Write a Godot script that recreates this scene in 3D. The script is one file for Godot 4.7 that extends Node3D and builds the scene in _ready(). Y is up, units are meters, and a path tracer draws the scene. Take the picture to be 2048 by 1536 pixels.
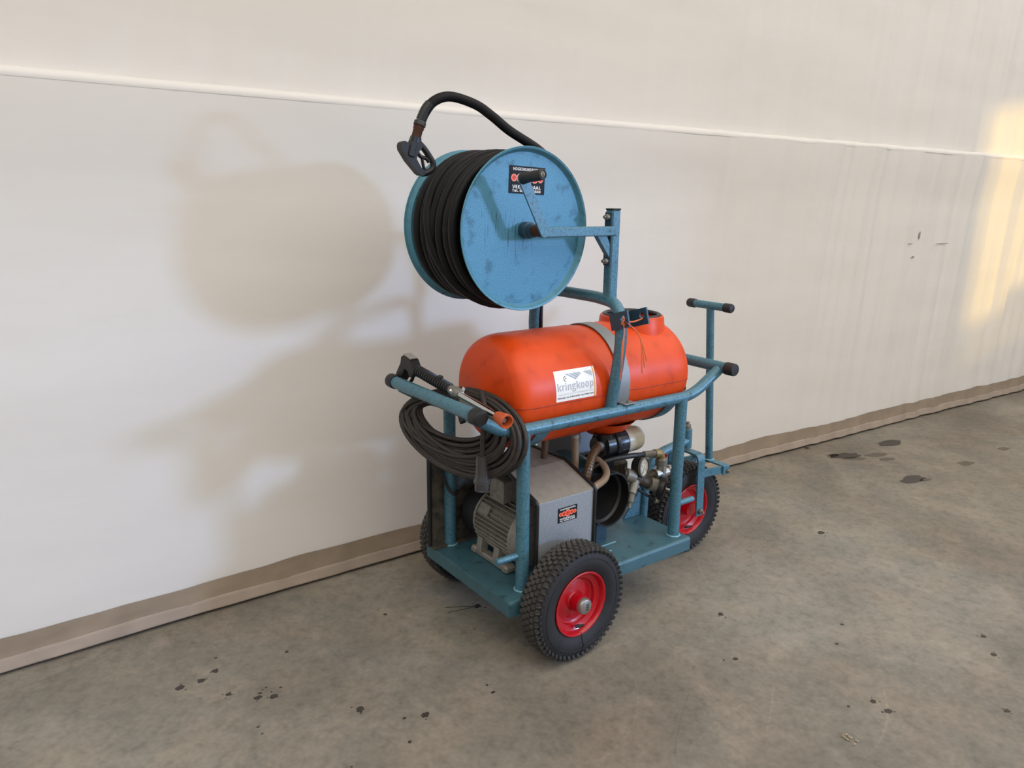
extends Node3D

# ---------------------------------------------------------------- mesh builder
class MB:
	var v := PackedVector3Array()
	var n := PackedVector3Array()
	var uv := PackedVector2Array()
	var ix := PackedInt32Array()

	func vert(p: Vector3, nn: Vector3, t := Vector2.ZERO) -> int:
		v.append(p); n.append(nn); uv.append(t)
		return v.size() - 1

	func tri(a: int, b: int, c: int) -> void:
		var f := (v[b] - v[a]).cross(v[c] - v[a])
		if f.length_squared() < 1e-20:
			return
		if f.dot(n[a] + n[b] + n[c]) > 0.0:
			ix.append(a); ix.append(c); ix.append(b)
		else:
			ix.append(a); ix.append(b); ix.append(c)

	func quad(a: int, b: int, c: int, d: int) -> void:
		tri(a, b, c); tri(a, c, d)

	func face(pts: Array, nn: Vector3) -> void:
		var s := v.size()
		for p in pts:
			vert(p, nn, Vector2(p.x, p.y))
		for i in range(1, pts.size() - 1):
			tri(s, s + i, s + i + 1)

	# a box with chamfered edges
	func box(c: Vector3, s: Vector3, b := 0.002, q := Basis.IDENTITY) -> void:
		var h := s * 0.5
		b = minf(b, minf(h.x, minf(h.y, h.z)) * 0.9)
		var corner := func(sx: float, sy: float, sz: float, k: int) -> Vector3:
			var p := Vector3(sx * h.x, sy * h.y, sz * h.z)
			for a in 3:
				if a != k:
					p[a] -= signf(p[a]) * b
			return c + q * p
		for k in 3:
			var i := (k + 1) % 3
			var j := (k + 2) % 3
			for s0 in [-1.0, 1.0]:
				var pts := []
				for e in [[-1, -1], [1, -1], [1, 1], [-1, 1]]:
					var g := Vector3.ZERO
					g[k] = s0; g[i] = e[0]; g[j] = e[1]
					pts.append(corner.call(g.x, g.y, g.z, k))
				var nn := Vector3.ZERO
				nn[k] = s0
				face(pts, q * nn)
			for si in [-1.0, 1.0]:
				for sj in [-1.0, 1.0]:
					var pts := []
					var nn := Vector3.ZERO
					nn[i] = si; nn[j] = sj
					for e in [[i, -1.0], [j, -1.0], [j, 1.0], [i, 1.0]]:
						var g := Vector3.ZERO
						g[i] = si; g[j] = sj; g[k] = e[1]
						pts.append(corner.call(g.x, g.y, g.z, e[0]))
					face(pts, q * nn.normalized())
		for sx in [-1.0, 1.0]:
			for sy in [-1.0, 1.0]:
				for sz in [-1.0, 1.0]:
					face([corner.call(sx, sy, sz, 0), corner.call(sx, sy, sz, 1), corner.call(sx, sy, sz, 2)], q * Vector3(sx, sy, sz).normalized())

	# a surface of rows of points; normals follow the surface
	func grid(rows: Array, sgn := 1.0, wrap_u := false, uvs := []) -> void:
		var m := rows.size()
		var k: int = rows[0].size()
		var s := v.size()
		for i in m:
			for j in k:
				var a: Vector3 = rows[maxi(i - 1, 0)][j]
				var b: Vector3 = rows[mini(i + 1, m - 1)][j]
				var j0 := (j - 1 + k) % k if wrap_u else maxi(j - 1, 0)
				var j1 := (j + 1) % k if wrap_u else mini(j + 1, k - 1)
				var nn: Vector3 = (rows[i][j1] - rows[i][j0]).cross(b - a).normalized() * sgn
				vert(rows[i][j], nn, uvs[i][j] if uvs else Vector2(float(j) / k, float(i) / m))
		for i in m - 1:
			for j in (k if wrap_u else k - 1):
				var j1 := (j + 1) % k
				quad(s + i * k + j, s + i * k + j1, s + (i + 1) * k + j1, s + (i + 1) * k + j)

	# profile points (radius, height) turned about xf's y axis; outside lies to the right of the profile's way
	func lathe(prof: Array, xf: Transform3D, segs := 32, sharp := 35.0) -> void:
		var m := prof.size()
		var dirs := []
		for i in m - 1:
			var d: Vector2 = prof[i + 1] - prof[i]
			dirs.append(Vector2(d.y, -d.x).normalized())
		for i in m - 1:
			var n0: Vector2 = dirs[i]
			var n1: Vector2 = dirs[i]
			if i > 0 and rad_to_deg(absf(dirs[i - 1].angle_to(dirs[i]))) < sharp:
				n0 = (dirs[i - 1] + dirs[i]).normalized()
			if i < m - 2 and rad_to_deg(absf(dirs[i + 1].angle_to(dirs[i]))) < sharp:
				n1 = (dirs[i + 1] + dirs[i]).normalized()
			var s := v.size()
			for j in segs + 1:
				var a := TAU * j / segs
				var c := Vector3(cos(a), 0, sin(a))
				vert(xf * (c * prof[i].x + Vector3.UP * prof[i].y), (xf.basis * (c * n0.x + Vector3.UP * n0.y)).normalized(), Vector2(float(j) / segs, prof[i].y))
				vert(xf * (c * prof[i + 1].x + Vector3.UP * prof[i + 1].y), (xf.basis * (c * n1.x + Vector3.UP * n1.y)).normalized(), Vector2(float(j) / segs, prof[i + 1].y))
			for j in segs:
				quad(s + 2 * j, s + 2 * j + 1, s + 2 * j + 3, s + 2 * j + 2)

	func tube(p: Array, r: float, segs := 12, caps := true, radii := []) -> void:
		var m := p.size()
		var t0: Vector3 = (p[1] - p[0]).normalized()
		var up := t0.cross(Vector3.UP if absf(t0.y) < 0.9 else Vector3.RIGHT).normalized()
		var s := v.size()
		var along := 0.0
		for i in m:
			var t: Vector3 = (p[mini(i + 1, m - 1)] - p[maxi(i - 1, 0)]).normalized()
			up = (up - t * up.dot(t)).normalized()
			var side := t.cross(up)
			var rr: float = radii[i] if radii else r
			if i > 0:
				along += p[i].distance_to(p[i - 1])
			for j in segs:
				var a := TAU * j / segs
				var d := up * cos(a) + side * sin(a)
				vert(p[i] + d * rr, d, Vector2(float(j) / segs, along))
		for i in m - 1:
			for j in segs:
				var j1 := (j + 1) % segs
				quad(s + i * segs + j, s + i * segs + j1, s + (i + 1) * segs + j1, s + (i + 1) * segs + j)
		if caps:
			for e in [0, m - 1]:
				var t: Vector3 = (p[1] - p[0]).normalized() * -1.0 if e == 0 else (p[m - 1] - p[m - 2]).normalized()
				var pts := []
				for j in segs:
					pts.append(v[s + e * segs + j])
				face(pts, t)

	# an outline in xf's xy plane, extruded along its z from -d/2 to d/2
	func prism(poly: PackedVector2Array, d: float, xf := Transform3D.IDENTITY, smooth := 0.0) -> void:
		var tris := Geometry2D.triangulate_polygon(poly)
		var k := poly.size()
		for z in [-1.0, 1.0]:
			var s := v.size()
			for p in poly:
				vert(xf * Vector3(p.x, p.y, z * d / 2), (xf.basis * Vector3(0, 0, z)).normalized(), p)
			for i in range(0, tris.size(), 3):
				tri(s + tris[i], s + tris[i + 1], s + tris[i + 2])
		var ccw := -1.0 if Geometry2D.is_polygon_clockwise(poly) else 1.0
		var en := []
		for i in k:
			var e := poly[(i + 1) % k] - poly[i]
			en.append(Vector2(e.y, -e.x).normalized() * ccw)
		for i in k:
			var i1 := (i + 1) % k
			var n0: Vector2 = en[i]
			var n1: Vector2 = en[i]
			if smooth > 0.0:
				if rad_to_deg(absf(en[(i - 1 + k) % k].angle_to(en[i]))) < smooth:
					n0 = (n0 + en[(i - 1 + k) % k]).normalized()
				if rad_to_deg(absf(en[i1].angle_to(en[i]))) < smooth:
					n1 = (n1 + en[i1]).normalized()
			var s := v.size()
			for z in [-1.0, 1.0]:
				vert(xf * Vector3(poly[i].x, poly[i].y, z * d / 2), (xf.basis * Vector3(n0.x, n0.y, 0)).normalized())
				vert(xf * Vector3(poly[i1].x, poly[i1].y, z * d / 2), (xf.basis * Vector3(n1.x, n1.y, 0)).normalized())
			quad(s, s + 1, s + 3, s + 2)

	func mesh() -> ArrayMesh:
		var a := []
		a.resize(Mesh.ARRAY_MAX)
		a[Mesh.ARRAY_VERTEX] = v
		a[Mesh.ARRAY_NORMAL] = n
		a[Mesh.ARRAY_TEX_UV] = uv
		a[Mesh.ARRAY_INDEX] = ix
		var m := ArrayMesh.new()
		m.add_surface_from_arrays(Mesh.PRIMITIVE_TRIANGLES, a)
		return m


# ---------------------------------------------------------------- small helpers
var rng := RandomNumberGenerator.new()
var M := {}

func V(x: float, y: float, z: float) -> Vector3:
	return Vector3(x, y, z)

func thing(called: String, label: String, category: String, at: Vector3, group := "") -> Node3D:
	var o := Node3D.new()
	o.name = called
	o.position = at
	o.set_meta("label", label)
	o.set_meta("category", category)
	if group:
		o.set_meta("group", group)
	add_child(o, true)
	return o

# a mesh in world coordinates hung under a thing, a part or the root
func part(parent: Node3D, called: String, b, mat: Material, label := "") -> MeshInstance3D:
	var o := MeshInstance3D.new()
	o.name = called
	o.mesh = b.mesh() if b is MB else b
	o.material_override = mat
	if label:
		o.set_meta("label", label)
	if parent != self and parent.get_parent() == self:
		o.position = -parent.position
	parent.add_child(o, true)
	return o

func struct(called: String, b, mat: Material, label: String) -> MeshInstance3D:
	var o := part(self, called, b, mat, label)
	o.set_meta("kind", "structure")
	return o

func tube(p: Array, r: float, segs := 14, caps := true) -> MB:
	var b := MB.new()
	b.tube(p, r, segs, caps)
	return b

func bx(c: Vector3, s: Vector3, bev := 0.002, q := Basis.IDENTITY) -> MB:
	var b := MB.new()
	b.box(c, s, bev, q)
	return b

# a frame at a place whose y axis points along d
func axis(at: Vector3, d: Vector3) -> Transform3D:
	var y := d.normalized()
	var x := y.cross(Vector3.UP if absf(y.y) < 0.9 else Vector3.RIGHT).normalized()
	return Transform3D(Basis(x, y, x.cross(y)), at)

func turned(prof: Array, at: Vector3, d: Vector3, segs := 32, sharp := 35.0) -> MB:
	var b := MB.new()
	b.lathe(prof, axis(at, d), segs, sharp)
	return b

func rod(a: Vector3, c: Vector3, r: float, bev := 0.0015, segs := 20) -> MB:
	var l := a.distance_to(c)
	return turned([Vector2(0, 0), Vector2(r - bev, 0), Vector2(r, bev), Vector2(r, l - bev), Vector2(r - bev, l), Vector2(0, l)], a, c - a, segs)

# corners of a line of points rounded with radius r
func fillet(p: Array, r: float, steps := 7) -> Array:
	var out := [p[0]]
	for i in range(1, p.size() - 1):
		var a: Vector3 = (p[i - 1] - p[i])
		var c: Vector3 = (p[i + 1] - p[i])
		var cut := minf(r, minf(a.length(), c.length()) * 0.48)
		var p0: Vector3 = p[i] + a.normalized() * cut
		var p1: Vector3 = p[i] + c.normalized() * cut
		for k in steps + 1:
			var t := float(k) / steps
			out.append(p0.lerp(p[i], t).lerp(p[i].lerp(p1, t), t))
	out.append(p[p.size() - 1])
	return out

# a smooth curve through points
func smooth(p: Array, steps := 10) -> Array:
	var c := Curve3D.new()
	for i in p.size():
		var a: Vector3 = p[maxi(i - 1, 0)]
		var d: Vector3 = p[mini(i + 1, p.size() - 1)]
		var t := (d - a) / 6.0
		c.add_point(p[i], -t, t)
	var out := []
	for i in p.size() - 1:
		for k in steps:
			out.append(c.sample(i, float(k) / steps))
	out.append(p[p.size() - 1])
	return out

func hexnut(at: Vector3, d: Vector3, r: float, l: float) -> MB:
	var b := MB.new()
	b.lathe([Vector2(0, 0), Vector2(r, 0), Vector2(r, l * 0.85), Vector2(r * 0.85, l), Vector2(0, l)], axis(at, d), 6, 1.0)
	b.lathe([Vector2(0, l * 0.9), Vector2(r * 0.5, l * 0.9), Vector2(r * 0.5, l * 1.5), Vector2(0, l * 1.5)], axis(at, d), 12)
	return b

# a lumpy weld bead round a tube's foot
func weld(parent: Node3D, c: Vector3, r: float, d := Vector3.UP) -> void:
	var p := []
	var f := axis(c, d)
	var radii := []
	for i in 33:
		var a := TAU * i / 32.0
		p.append(f * V(cos(a) * r, 0.001 * sin(a * 9.0), sin(a) * r))
		radii.append(0.004 + 0.0012 * sin(a * 13.0))
	var b := MB.new()
	b.tube(p, 0.004, 6, false, radii)
	part(parent, "weld_bead", b, M.weld)

func lettering(text: String, height: float, bold: bool, place: Callable, width := 0.0, centre := false) -> ArrayMesh:
	var t := TextMesh.new()
	var f := SystemFont.new()
	f.font_names = PackedStringArray(["Droid Sans"])
	if bold:
		f.font_weight = 700
	t.font = f
	t.text = text
	t.font_size = 64
	t.pixel_size = 0.01
	t.depth = 0.0
	t.curve_step = 4.0
	t.horizontal_alignment = HORIZONTAL_ALIGNMENT_LEFT
	t.vertical_alignment = VERTICAL_ALIGNMENT_BOTTOM
	var a := t.get_mesh_arrays()
	var src: PackedVector3Array = a[Mesh.ARRAY_VERTEX]
	var lo := Vector2(1e9, 1e9)
	var hi := -lo
	for p in src:
		lo = lo.min(Vector2(p.x, p.y)); hi = hi.max(Vector2(p.x, p.y))
	var k := height / (hi.y - lo.y)
	var kx := width / (hi.x - lo.x) if width > 0.0 else k
	var dst := PackedVector3Array()
	for p in src:
		var u := (p.x - lo.x) * kx - ((hi.x - lo.x) * kx / 2 if centre else 0.0)
		dst.append(place.call(Vector2(u, (p.y - lo.y) * k)))
	var out := []
	out.resize(Mesh.ARRAY_MAX)
	out[Mesh.ARRAY_VERTEX] = dst
	out[Mesh.ARRAY_INDEX] = a[Mesh.ARRAY_INDEX]
	var st := SurfaceTool.new()
	st.begin(Mesh.PRIMITIVE_TRIANGLES)
	var ids: PackedInt32Array = a[Mesh.ARRAY_INDEX] if a[Mesh.ARRAY_INDEX] != null else PackedInt32Array(range(dst.size()))
	for i in ids:
		st.add_vertex(dst[i])
	st.generate_normals()
	return st.commit()


# ---------------------------------------------------------------- materials
func noise(kind: int, freq: float, oct: int, seed_: int) -> FastNoiseLite:
	var f := FastNoiseLite.new()
	f.noise_type = kind
	f.frequency = freq
	f.fractal_octaves = oct
	f.seed = seed_
	return f

func ntex(f: FastNoiseLite, size: int, stops: Array, normal := false, bump := 4.0) -> NoiseTexture2D:
	var t := NoiseTexture2D.new()
	t.width = size
	t.height = size
	t.seamless = true
	t.noise = f
	t.normalize = true
	if normal:
		t.as_normal_map = true
		t.bump_strength = bump
	else:
		var g := Gradient.new()
		g.offsets = PackedFloat32Array()
		g.colors = PackedColorArray()
		for s in stops:
			g.add_point(s[0], s[1])
		t.color_ramp = g
	return t

func mat(color: Color, rough: float, metal := 0.0, tex: Texture2D = null, scale := 1.0, spec := 0.5) -> StandardMaterial3D:
	var m := StandardMaterial3D.new()
	m.albedo_color = color
	m.roughness = rough
	m.metallic = metal
	m.metallic_specular = spec
	if tex:
		m.albedo_texture = tex
		m.uv1_triplanar = true
		m.uv1_scale = Vector3.ONE * scale
	return m

func c8(r: int, g: int, b: int) -> Color:
	return Color8(r, g, b)

func grey(x: float) -> Color:
	return Color(x, x, x)

func make_materials() -> void:
	var sm := FastNoiseLite.TYPE_SIMPLEX_SMOOTH
	var speck := ntex(noise(sm, 0.055, 3, 3), 512, [[0.0, grey(0.72)], [0.28, grey(0.86)], [0.55, grey(1.0)], [1.0, grey(1.0)]])
	var worn := ntex(noise(sm, 0.012, 5, 8), 512, [[0.0, Color(0.4, 0.43, 0.43)], [0.12, Color(0.72, 0.74, 0.74)], [0.28, grey(0.95)], [1.0, grey(1.0)]])
	M.blue = mat(c8(78, 126, 144), 0.36, 0.1, worn, 3.0)
	M.blue.detail_enabled = true
	M.blue.detail_albedo = speck
	M.blue.detail_blend_mode = BaseMaterial3D.BLEND_MODE_MUL
	M.blue.detail_uv_layer = BaseMaterial3D.DETAIL_UV_1
	M.deck = mat(c8(64, 102, 113), 0.42, 0.1, worn, 2.3)
	M.darkblue = mat(c8(46, 72, 88), 0.45, 0.1, worn, 5.0)
	M.weld = mat(c8(120, 165, 178), 0.5, 0.1)
	M.reelblue = mat(c8(84, 148, 178), 0.42, 0.1)
	M.reelblue.albedo_texture = reel_paint()
	M.reelblue.detail_enabled = true
	M.reelblue.detail_albedo = ntex(noise(sm, 0.26, 2, 31), 512, [[0.0, grey(0.62)], [0.4, grey(0.86)], [0.6, grey(1.0)], [1.0, grey(1.0)]])
	M.reelblue.detail_blend_mode = BaseMaterial3D.BLEND_MODE_MUL
	M.reelblue.detail_uv_layer = BaseMaterial3D.DETAIL_UV_1
	M.reelrim = mat(c8(80, 138, 158), 0.42, 0.1, worn, 4.0)
	M.orange = mat(c8(220, 74, 19), 0.4, 0.0, ntex(noise(sm, 0.008, 5, 12), 512, [[0.0, Color(0.8, 0.72, 0.68)], [0.25, Color(0.95, 0.93, 0.92)], [0.55, grey(1.0)], [1.0, grey(1.0)]]), 2.2)
	M.orange.metallic_specular = 0.4
	M.orange_dark = mat(c8(150, 45, 18), 0.5)
	M.galv = mat(c8(176, 182, 186), 0.46, 0.45, ntex(noise(FastNoiseLite.TYPE_CELLULAR, 0.09, 2, 4), 512, [[0.0, grey(0.62)], [0.35, grey(0.84)], [0.7, grey(1.0)], [1.0, grey(1.0)]]), 9.0)
	M.galv_dusty = mat(c8(146, 140, 130), 0.6, 0.15, ntex(noise(sm, 0.012, 5, 9), 512, [[0.0, grey(0.86)], [0.5, grey(0.95)], [1.0, grey(1.0)]]), 4.0)
	M.galv_grimy = mat(c8(96, 90, 80), 0.6, 0.2, ntex(noise(sm, 0.01, 4, 19), 512, [[0.0, grey(0.5)], [0.5, grey(0.85)], [1.0, grey(1.0)]]), 3.0)
	M.strap = mat(c8(172, 175, 174), 0.5, 0.4, ntex(noise(FastNoiseLite.TYPE_CELLULAR, 0.12, 2, 5), 512, [[0.0, grey(0.55)], [0.5, grey(0.82)], [1.0, grey(1.0)]]), 9.0)
	M.steel = mat(c8(172, 170, 164), 0.32, 0.85)
	M.dullsteel = mat(c8(128, 124, 114), 0.5, 0.5)
	M.chrome = mat(c8(205, 203, 198), 0.16, 1.0)
	M.brass = mat(c8(150, 130, 88), 0.42, 0.6)
	M.rust = mat(c8(98, 58, 30), 0.8, 0.1, ntex(noise(sm, 0.03, 4, 22), 256, [[0.0, grey(0.45)], [1.0, grey(1.0)]]), 20.0)
	M.grease = mat(c8(92, 80, 64), 0.55, 0.3, ntex(noise(sm, 0.02, 4, 23), 256, [[0.0, grey(0.45)], [1.0, grey(1.0)]]), 8.0)
	M.motor = mat(c8(140, 136, 128), 0.5, 0.2, ntex(noise(sm, 0.02, 4, 41), 256, [[0.0, grey(0.78)], [0.5, grey(0.95)], [1.0, grey(1.0)]]), 6.0)
	M.black = mat(c8(26, 27, 28), 0.42)
	M.cap = mat(c8(30, 30, 31), 0.55)
	M.blackgloss = mat(c8(16, 17, 20), 0.28)
	M.hose = mat(c8(20, 20, 22), 0.55, 0.0, ntex(noise(sm, 0.015, 4, 50), 256, [[0.0, grey(0.75)], [1.0, grey(1.0)]]), 5.0)
	M.hose.metallic_specular = 0.35
	M.cable = mat(c8(54, 47, 42), 0.58, 0.0, ntex(noise(sm, 0.02, 4, 51), 256, [[0.0, grey(0.7)], [1.0, grey(1.0)]]), 7.0)
	M.tyre = mat(c8(34, 34, 36), 0.68, 0.0, ntex(noise(sm, 0.01, 4, 52), 256, [[0.0, grey(0.75)], [0.6, grey(1.0)], [1.0, Color(1.25, 1.22, 1.18)]]), 4.0)
	M.tread = mat(c8(78, 75, 71), 0.8, 0.0, ntex(noise(sm, 0.03, 4, 53), 256, [[0.0, grey(0.6)], [1.0, grey(1.0)]]), 6.0)
	M.red = mat(c8(178, 8, 28), 0.25)
	M.red.clearcoat_enabled = true
	M.red.clearcoat = 0.3
	M.red.clearcoat_roughness = 0.12
	M.braid = mat(c8(168, 144, 120), 0.28, 0.0, ntex(noise(FastNoiseLite.TYPE_CELLULAR, 0.12, 1, 61), 256, [[0.0, grey(0.7)], [1.0, grey(1.0)]]), 12.0)
	M.braid_dark = mat(c8(112, 86, 64), 0.24, 0.0, M.braid.albedo_texture, 12.0)
	M.bowl = mat(c8(206, 200, 176), 0.3)
	M.gun = mat(c8(17, 17, 18), 0.5)
	M.bowl.backlight_enabled = true
	M.bowl.backlight = grey(0.5)
	M.clearplug = mat(Color(0.3, 0.3, 0.31, 0.45), 0.1)
	M.clearplug.transparency = BaseMaterial3D.TRANSPARENCY_ALPHA
	M.nozzle = mat(c8(212, 96, 46), 0.55, 0.0, ntex(noise(sm, 0.02, 4, 71), 256, [[0.0, grey(0.72)], [1.0, grey(1.0)]]), 12.0)
	M.twine = mat(c8(214, 110, 66), 0.7)
	M.dial = mat(c8(206, 200, 182), 0.4)
	M.sticker = mat(c8(242, 241, 236), 0.45)
	M.sticker_tan = mat(c8(226, 160, 84), 0.5)
	M.ink = mat(c8(24, 24, 26), 0.5)
	M.grey_ink = mat(c8(146, 146, 149), 0.5)
	M.pale_ink = mat(c8(196, 196, 198), 0.5)
	M.blue_ink = mat(c8(190, 200, 212), 0.5)
	M.white_ink = mat(c8(240, 240, 238), 0.5)
	M.decal_black = mat(c8(15, 16, 19), 0.5, 0.0, null, 1.0, 0.35)
	M.decal_orange = mat(c8(240, 84, 50), 0.45)
	M.decal_ring = mat(c8(255, 190, 165), 0.45)
	var weave := ntex(noise(sm, 0.004, 5, 80), 512, [[0.0, Color(0.972, 0.97, 0.968)], [0.5, grey(0.988)], [1.0, grey(1.0)]])
	M.tarp = mat(c8(226, 222, 216), 0.62, 0.0, weave, 1.0, 0.3)
	M.tarp.uv1_scale = V(0.3, 1.4, 0.3)
	M.hem = mat(c8(152, 136, 118), 0.5, 0.0, ntex(noise(sm, 0.008, 4, 81), 512, [[0.0, grey(0.86)], [1.0, grey(1.0)]]), 1.2, 0.3)
	M.hem_low = mat(c8(168, 153, 139), 0.5, 0.0, M.hem.albedo_texture, 1.2, 0.3)
	M.plain = mat(c8(206, 206, 206), 0.8)
	M.stain = mat(c8(52, 47, 40), 0.5)
	M.stain_soft = mat(c8(88, 80, 69), 0.65)
	M.mark = mat(c8(146, 141, 134), 0.7)
	M.straw = mat(c8(150, 138, 116), 0.8)

# worn hammered paint of the reel's face: blotches near the edge, thin dark runs below the hub
func reel_paint() -> ImageTexture:
	var s := 512
	var a := noise(FastNoiseLite.TYPE_SIMPLEX_SMOOTH, 0.012, 5, 91)
	var im := Image.create(s, s, false, Image.FORMAT_RGB8)
	for y in s:
		for x in s:
			var r := Vector2(x - 256, y - 256).length() / 256.0
			var q := a.get_noise_2d(x, y)
			var k := smoothstep(0.3, 0.9, q + maxf(0.0, r - 0.6) * 0.55)
			var c := Color(1, 1, 1).lerp(Color(0.55, 0.62, 0.62), k * 0.6)
			im.set_pixel(x, y, c)
	rng.seed = 5
	for i in 26:
		var x := int(256 + rng.randf_range(-215, 40))
		var y := int(rng.randf_range(190, 300))
		var l := int(rng.randf_range(14, 90))
		for j in l:
			var w := 2 if j < l * 0.6 else 1
			for d in w:
				var c := im.get_pixel(clampi(x + d, 0, 511), y + j)
				im.set_pixel(clampi(x + d, 0, 511), y + j, c.lerp(Color(0.25, 0.3, 0.33), rng.randf_range(0.25, 0.7)))
	return ImageTexture.create_from_image(im)

func floor_texture() -> ImageTexture:
	var w := 2048
	var h := 1024
	var n1 := noise(FastNoiseLite.TYPE_SIMPLEX_SMOOTH, 0.0035, 6, 101)
	n1.domain_warp_enabled = true
	n1.domain_warp_amplitude = 60.0
	n1.domain_warp_frequency = 0.006
	var f1 := n1.get_image(w, h).get_data()
	var n2 := noise(FastNoiseLite.TYPE_SIMPLEX_SMOOTH, 0.014, 5, 102)
	n2.domain_warp_enabled = true
	n2.domain_warp_amplitude = 30.0
	n2.domain_warp_frequency = 0.02
	var f2 := n2.get_image(w, h).get_data()
	var f3 := noise(FastNoiseLite.TYPE_SIMPLEX_SMOOTH, 0.2, 2, 103).get_image(w, h).get_data()
	var fr := noise(FastNoiseLite.TYPE_SIMPLEX_SMOOTH, 0.006, 3, 104)
	fr.fractal_type = FastNoiseLite.FRACTAL_RIDGED
	var f4 := fr.get_image(w, h).get_data()
	var out := PackedByteArray()
	out.resize(w * h * 3)
	for i in w * h:
		var a := f1[i] / 255.0
		var b := f2[i] / 255.0
		var k := 0.80 + 0.24 * (a - 0.5) + 0.12 * (b - 0.5) + 0.09 * (f3[i] / 255.0 - 0.5)
		var l := f4[i]
		if l > 200:
			k += (l - 200) * 0.0012
		var warm := (f1[(i * 3) % (w * h)] / 255.0 - 0.5) * 0.0 + (b - a) * 0.06
		out[i * 3] = clampi(int(255.0 * k * (0.628 + warm * 0.4)), 0, 255)
		out[i * 3 + 1] = clampi(int(255.0 * k * 0.596), 0, 255)
		out[i * 3 + 2] = clampi(int(255.0 * k * (0.540 - warm * 0.3)), 0, 255)
	# faint scrapes and trowel arcs
	rng.seed = 77
	for n in 420:
		var p := Vector2(rng.randf() * w, rng.randf() * h)
		var a := rng.randf_range(-0.7, 0.5) if n % 3 else rng.randf() * TAU
		var bend := rng.randf_range(-0.012, 0.012)
		var tone := rng.randf_range(0.9, 1.1)
		for k in int(rng.randf_range(12, 110)):
			p += Vector2(cos(a), sin(a))
			a += bend
			if rng.randf() < 0.3:
				continue
			var x := int(p.x)
			var y := int(p.y)
			if x < 0 or y < 0 or x >= w or y >= h:
				break
			for c in 3:
				var q := (y * w + x) * 3 + c
				out[q] = clampi(int(out[q] * tone), 0, 255)
	return ImageTexture.create_from_image(Image.create_from_data(w, h, false, Image.FORMAT_RGB8, out))


# ---------------------------------------------------------------- the scene
func _ready() -> void:
	rng.seed = 1
	var cam := Camera3D.new()
	cam.name = "camera"
	cam.position = V(-1.52428033, 1.50987377, 1.67003834)
	cam.basis = Basis(V(0.80803203, 0.01314799, 0.58899183), V(0.13136248, 0.97056073, -0.20188059), V(-0.57430666, 0.24049741, 0.78251700))
	cam.keep_aspect = Camera3D.KEEP_HEIGHT
	cam.fov = rad_to_deg(2.0 * atan(768.0 / 1503.94))
	cam.near = 0.05
	cam.far = 80.0
	cam.current = true
	add_child(cam)

	var env := Environment.new()
	env.background_mode = Environment.BG_SKY
	var sky := Sky.new()
	var psm := ProceduralSkyMaterial.new()
	psm.sky_top_color = c8(120, 150, 190)
	psm.sky_horizon_color = c8(214, 206, 196)
	psm.ground_bottom_color = c8(90, 88, 84)
	psm.ground_horizon_color = c8(180, 174, 166)
	sky.sky_material = psm
	env.sky = sky
	env.tonemap_mode = Environment.TONE_MAPPER_LINEAR
	env.tonemap_exposure = 1.0
	env.sdfgi_enabled = true
	env.ssao_enabled = true
	env.ssil_enabled = true
	var we := WorldEnvironment.new()
	we.name = "world_environment"
	we.environment = env
	add_child(we)

	var sun := DirectionalLight3D.new()
	sun.name = "sun"
	sun.light_color = Color(1.0, 0.82, 0.36)
	sun.light_energy = 0.78
	sun.light_angular_distance = 0.9
	sun.shadow_enabled = true
	sun.look_at_from_position(Vector3.ZERO, -V(0.7, 0.12, 0.7))
	add_child(sun)

	# daylight through the frosted sheets of the roof and of the front wall
	area("roof_daylight", V(1.5, 5.25, 4.4), V(0, -1, 0), Vector2(16.0, 9.0), Color(1.0, 0.968, 0.92), 53.0)
	area("front_daylight", V(7.6, 2.85, 9.80), V(-0.6, 0.0, -0.8), Vector2(1.5, 1.1), Color(0.66, 0.79, 1.0), 92.0)

	make_materials()
	build_room()
	build_floor_marks()
	build_cart()
	build_hose()
	build_cable()
	build_lance()
	build_twine()

func area(called: String, at: Vector3, towards: Vector3, size: Vector2, color: Color, energy: float) -> void:
	var l := AreaLight3D.new()
	l.name = called
	l.area_size = size
	l.light_color = color
	l.light_energy = energy
	l.area_range = 40.0
	l.area_attenuation = 2.0
	l.shadow_enabled = true
	var up := Vector3.UP if absf(towards.y) < 0.9 else Vector3.BACK
	l.look_at_from_position(at, at + towards, up)
	add_child(l)

# ---------------------------------------------------------------- hall
const WX := [-7.0, -1.588, -0.933, -0.045, 1.869, 3.4, 5.61, 13.0]
const WZ := [-1.0, -1.016, -1.026, -1.014, -0.944, -0.867, -0.744, -0.33]

func wall_z(x: float) -> float:
	for i in WX.size() - 1:
		if x <= WX[i + 1]:
			return lerpf(WZ[i], WZ[i + 1], smoothstep(0.0, 1.0, (x - WX[i]) / (WX[i + 1] - WX[i])) * 0.35 + 0.65 * (x - WX[i]) / (WX[i + 1] - WX[i]))
	return WZ[WZ.size() - 1]

var folds: FastNoiseLite

# hanging folds: none on the left, growing towards the right
func fold(x: float, y: float) -> float:
	var amp := 0.0015 + 0.034 * smoothstep(0.4, 3.4, x)
	var slant := x + (1.84 - y) * 0.06
	var q := folds.get_noise_2d(slant * 260.0, y * 5.0)
	return q * amp * (0.45 + 0.55 * smoothstep(0.1, 1.0, y))

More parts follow.
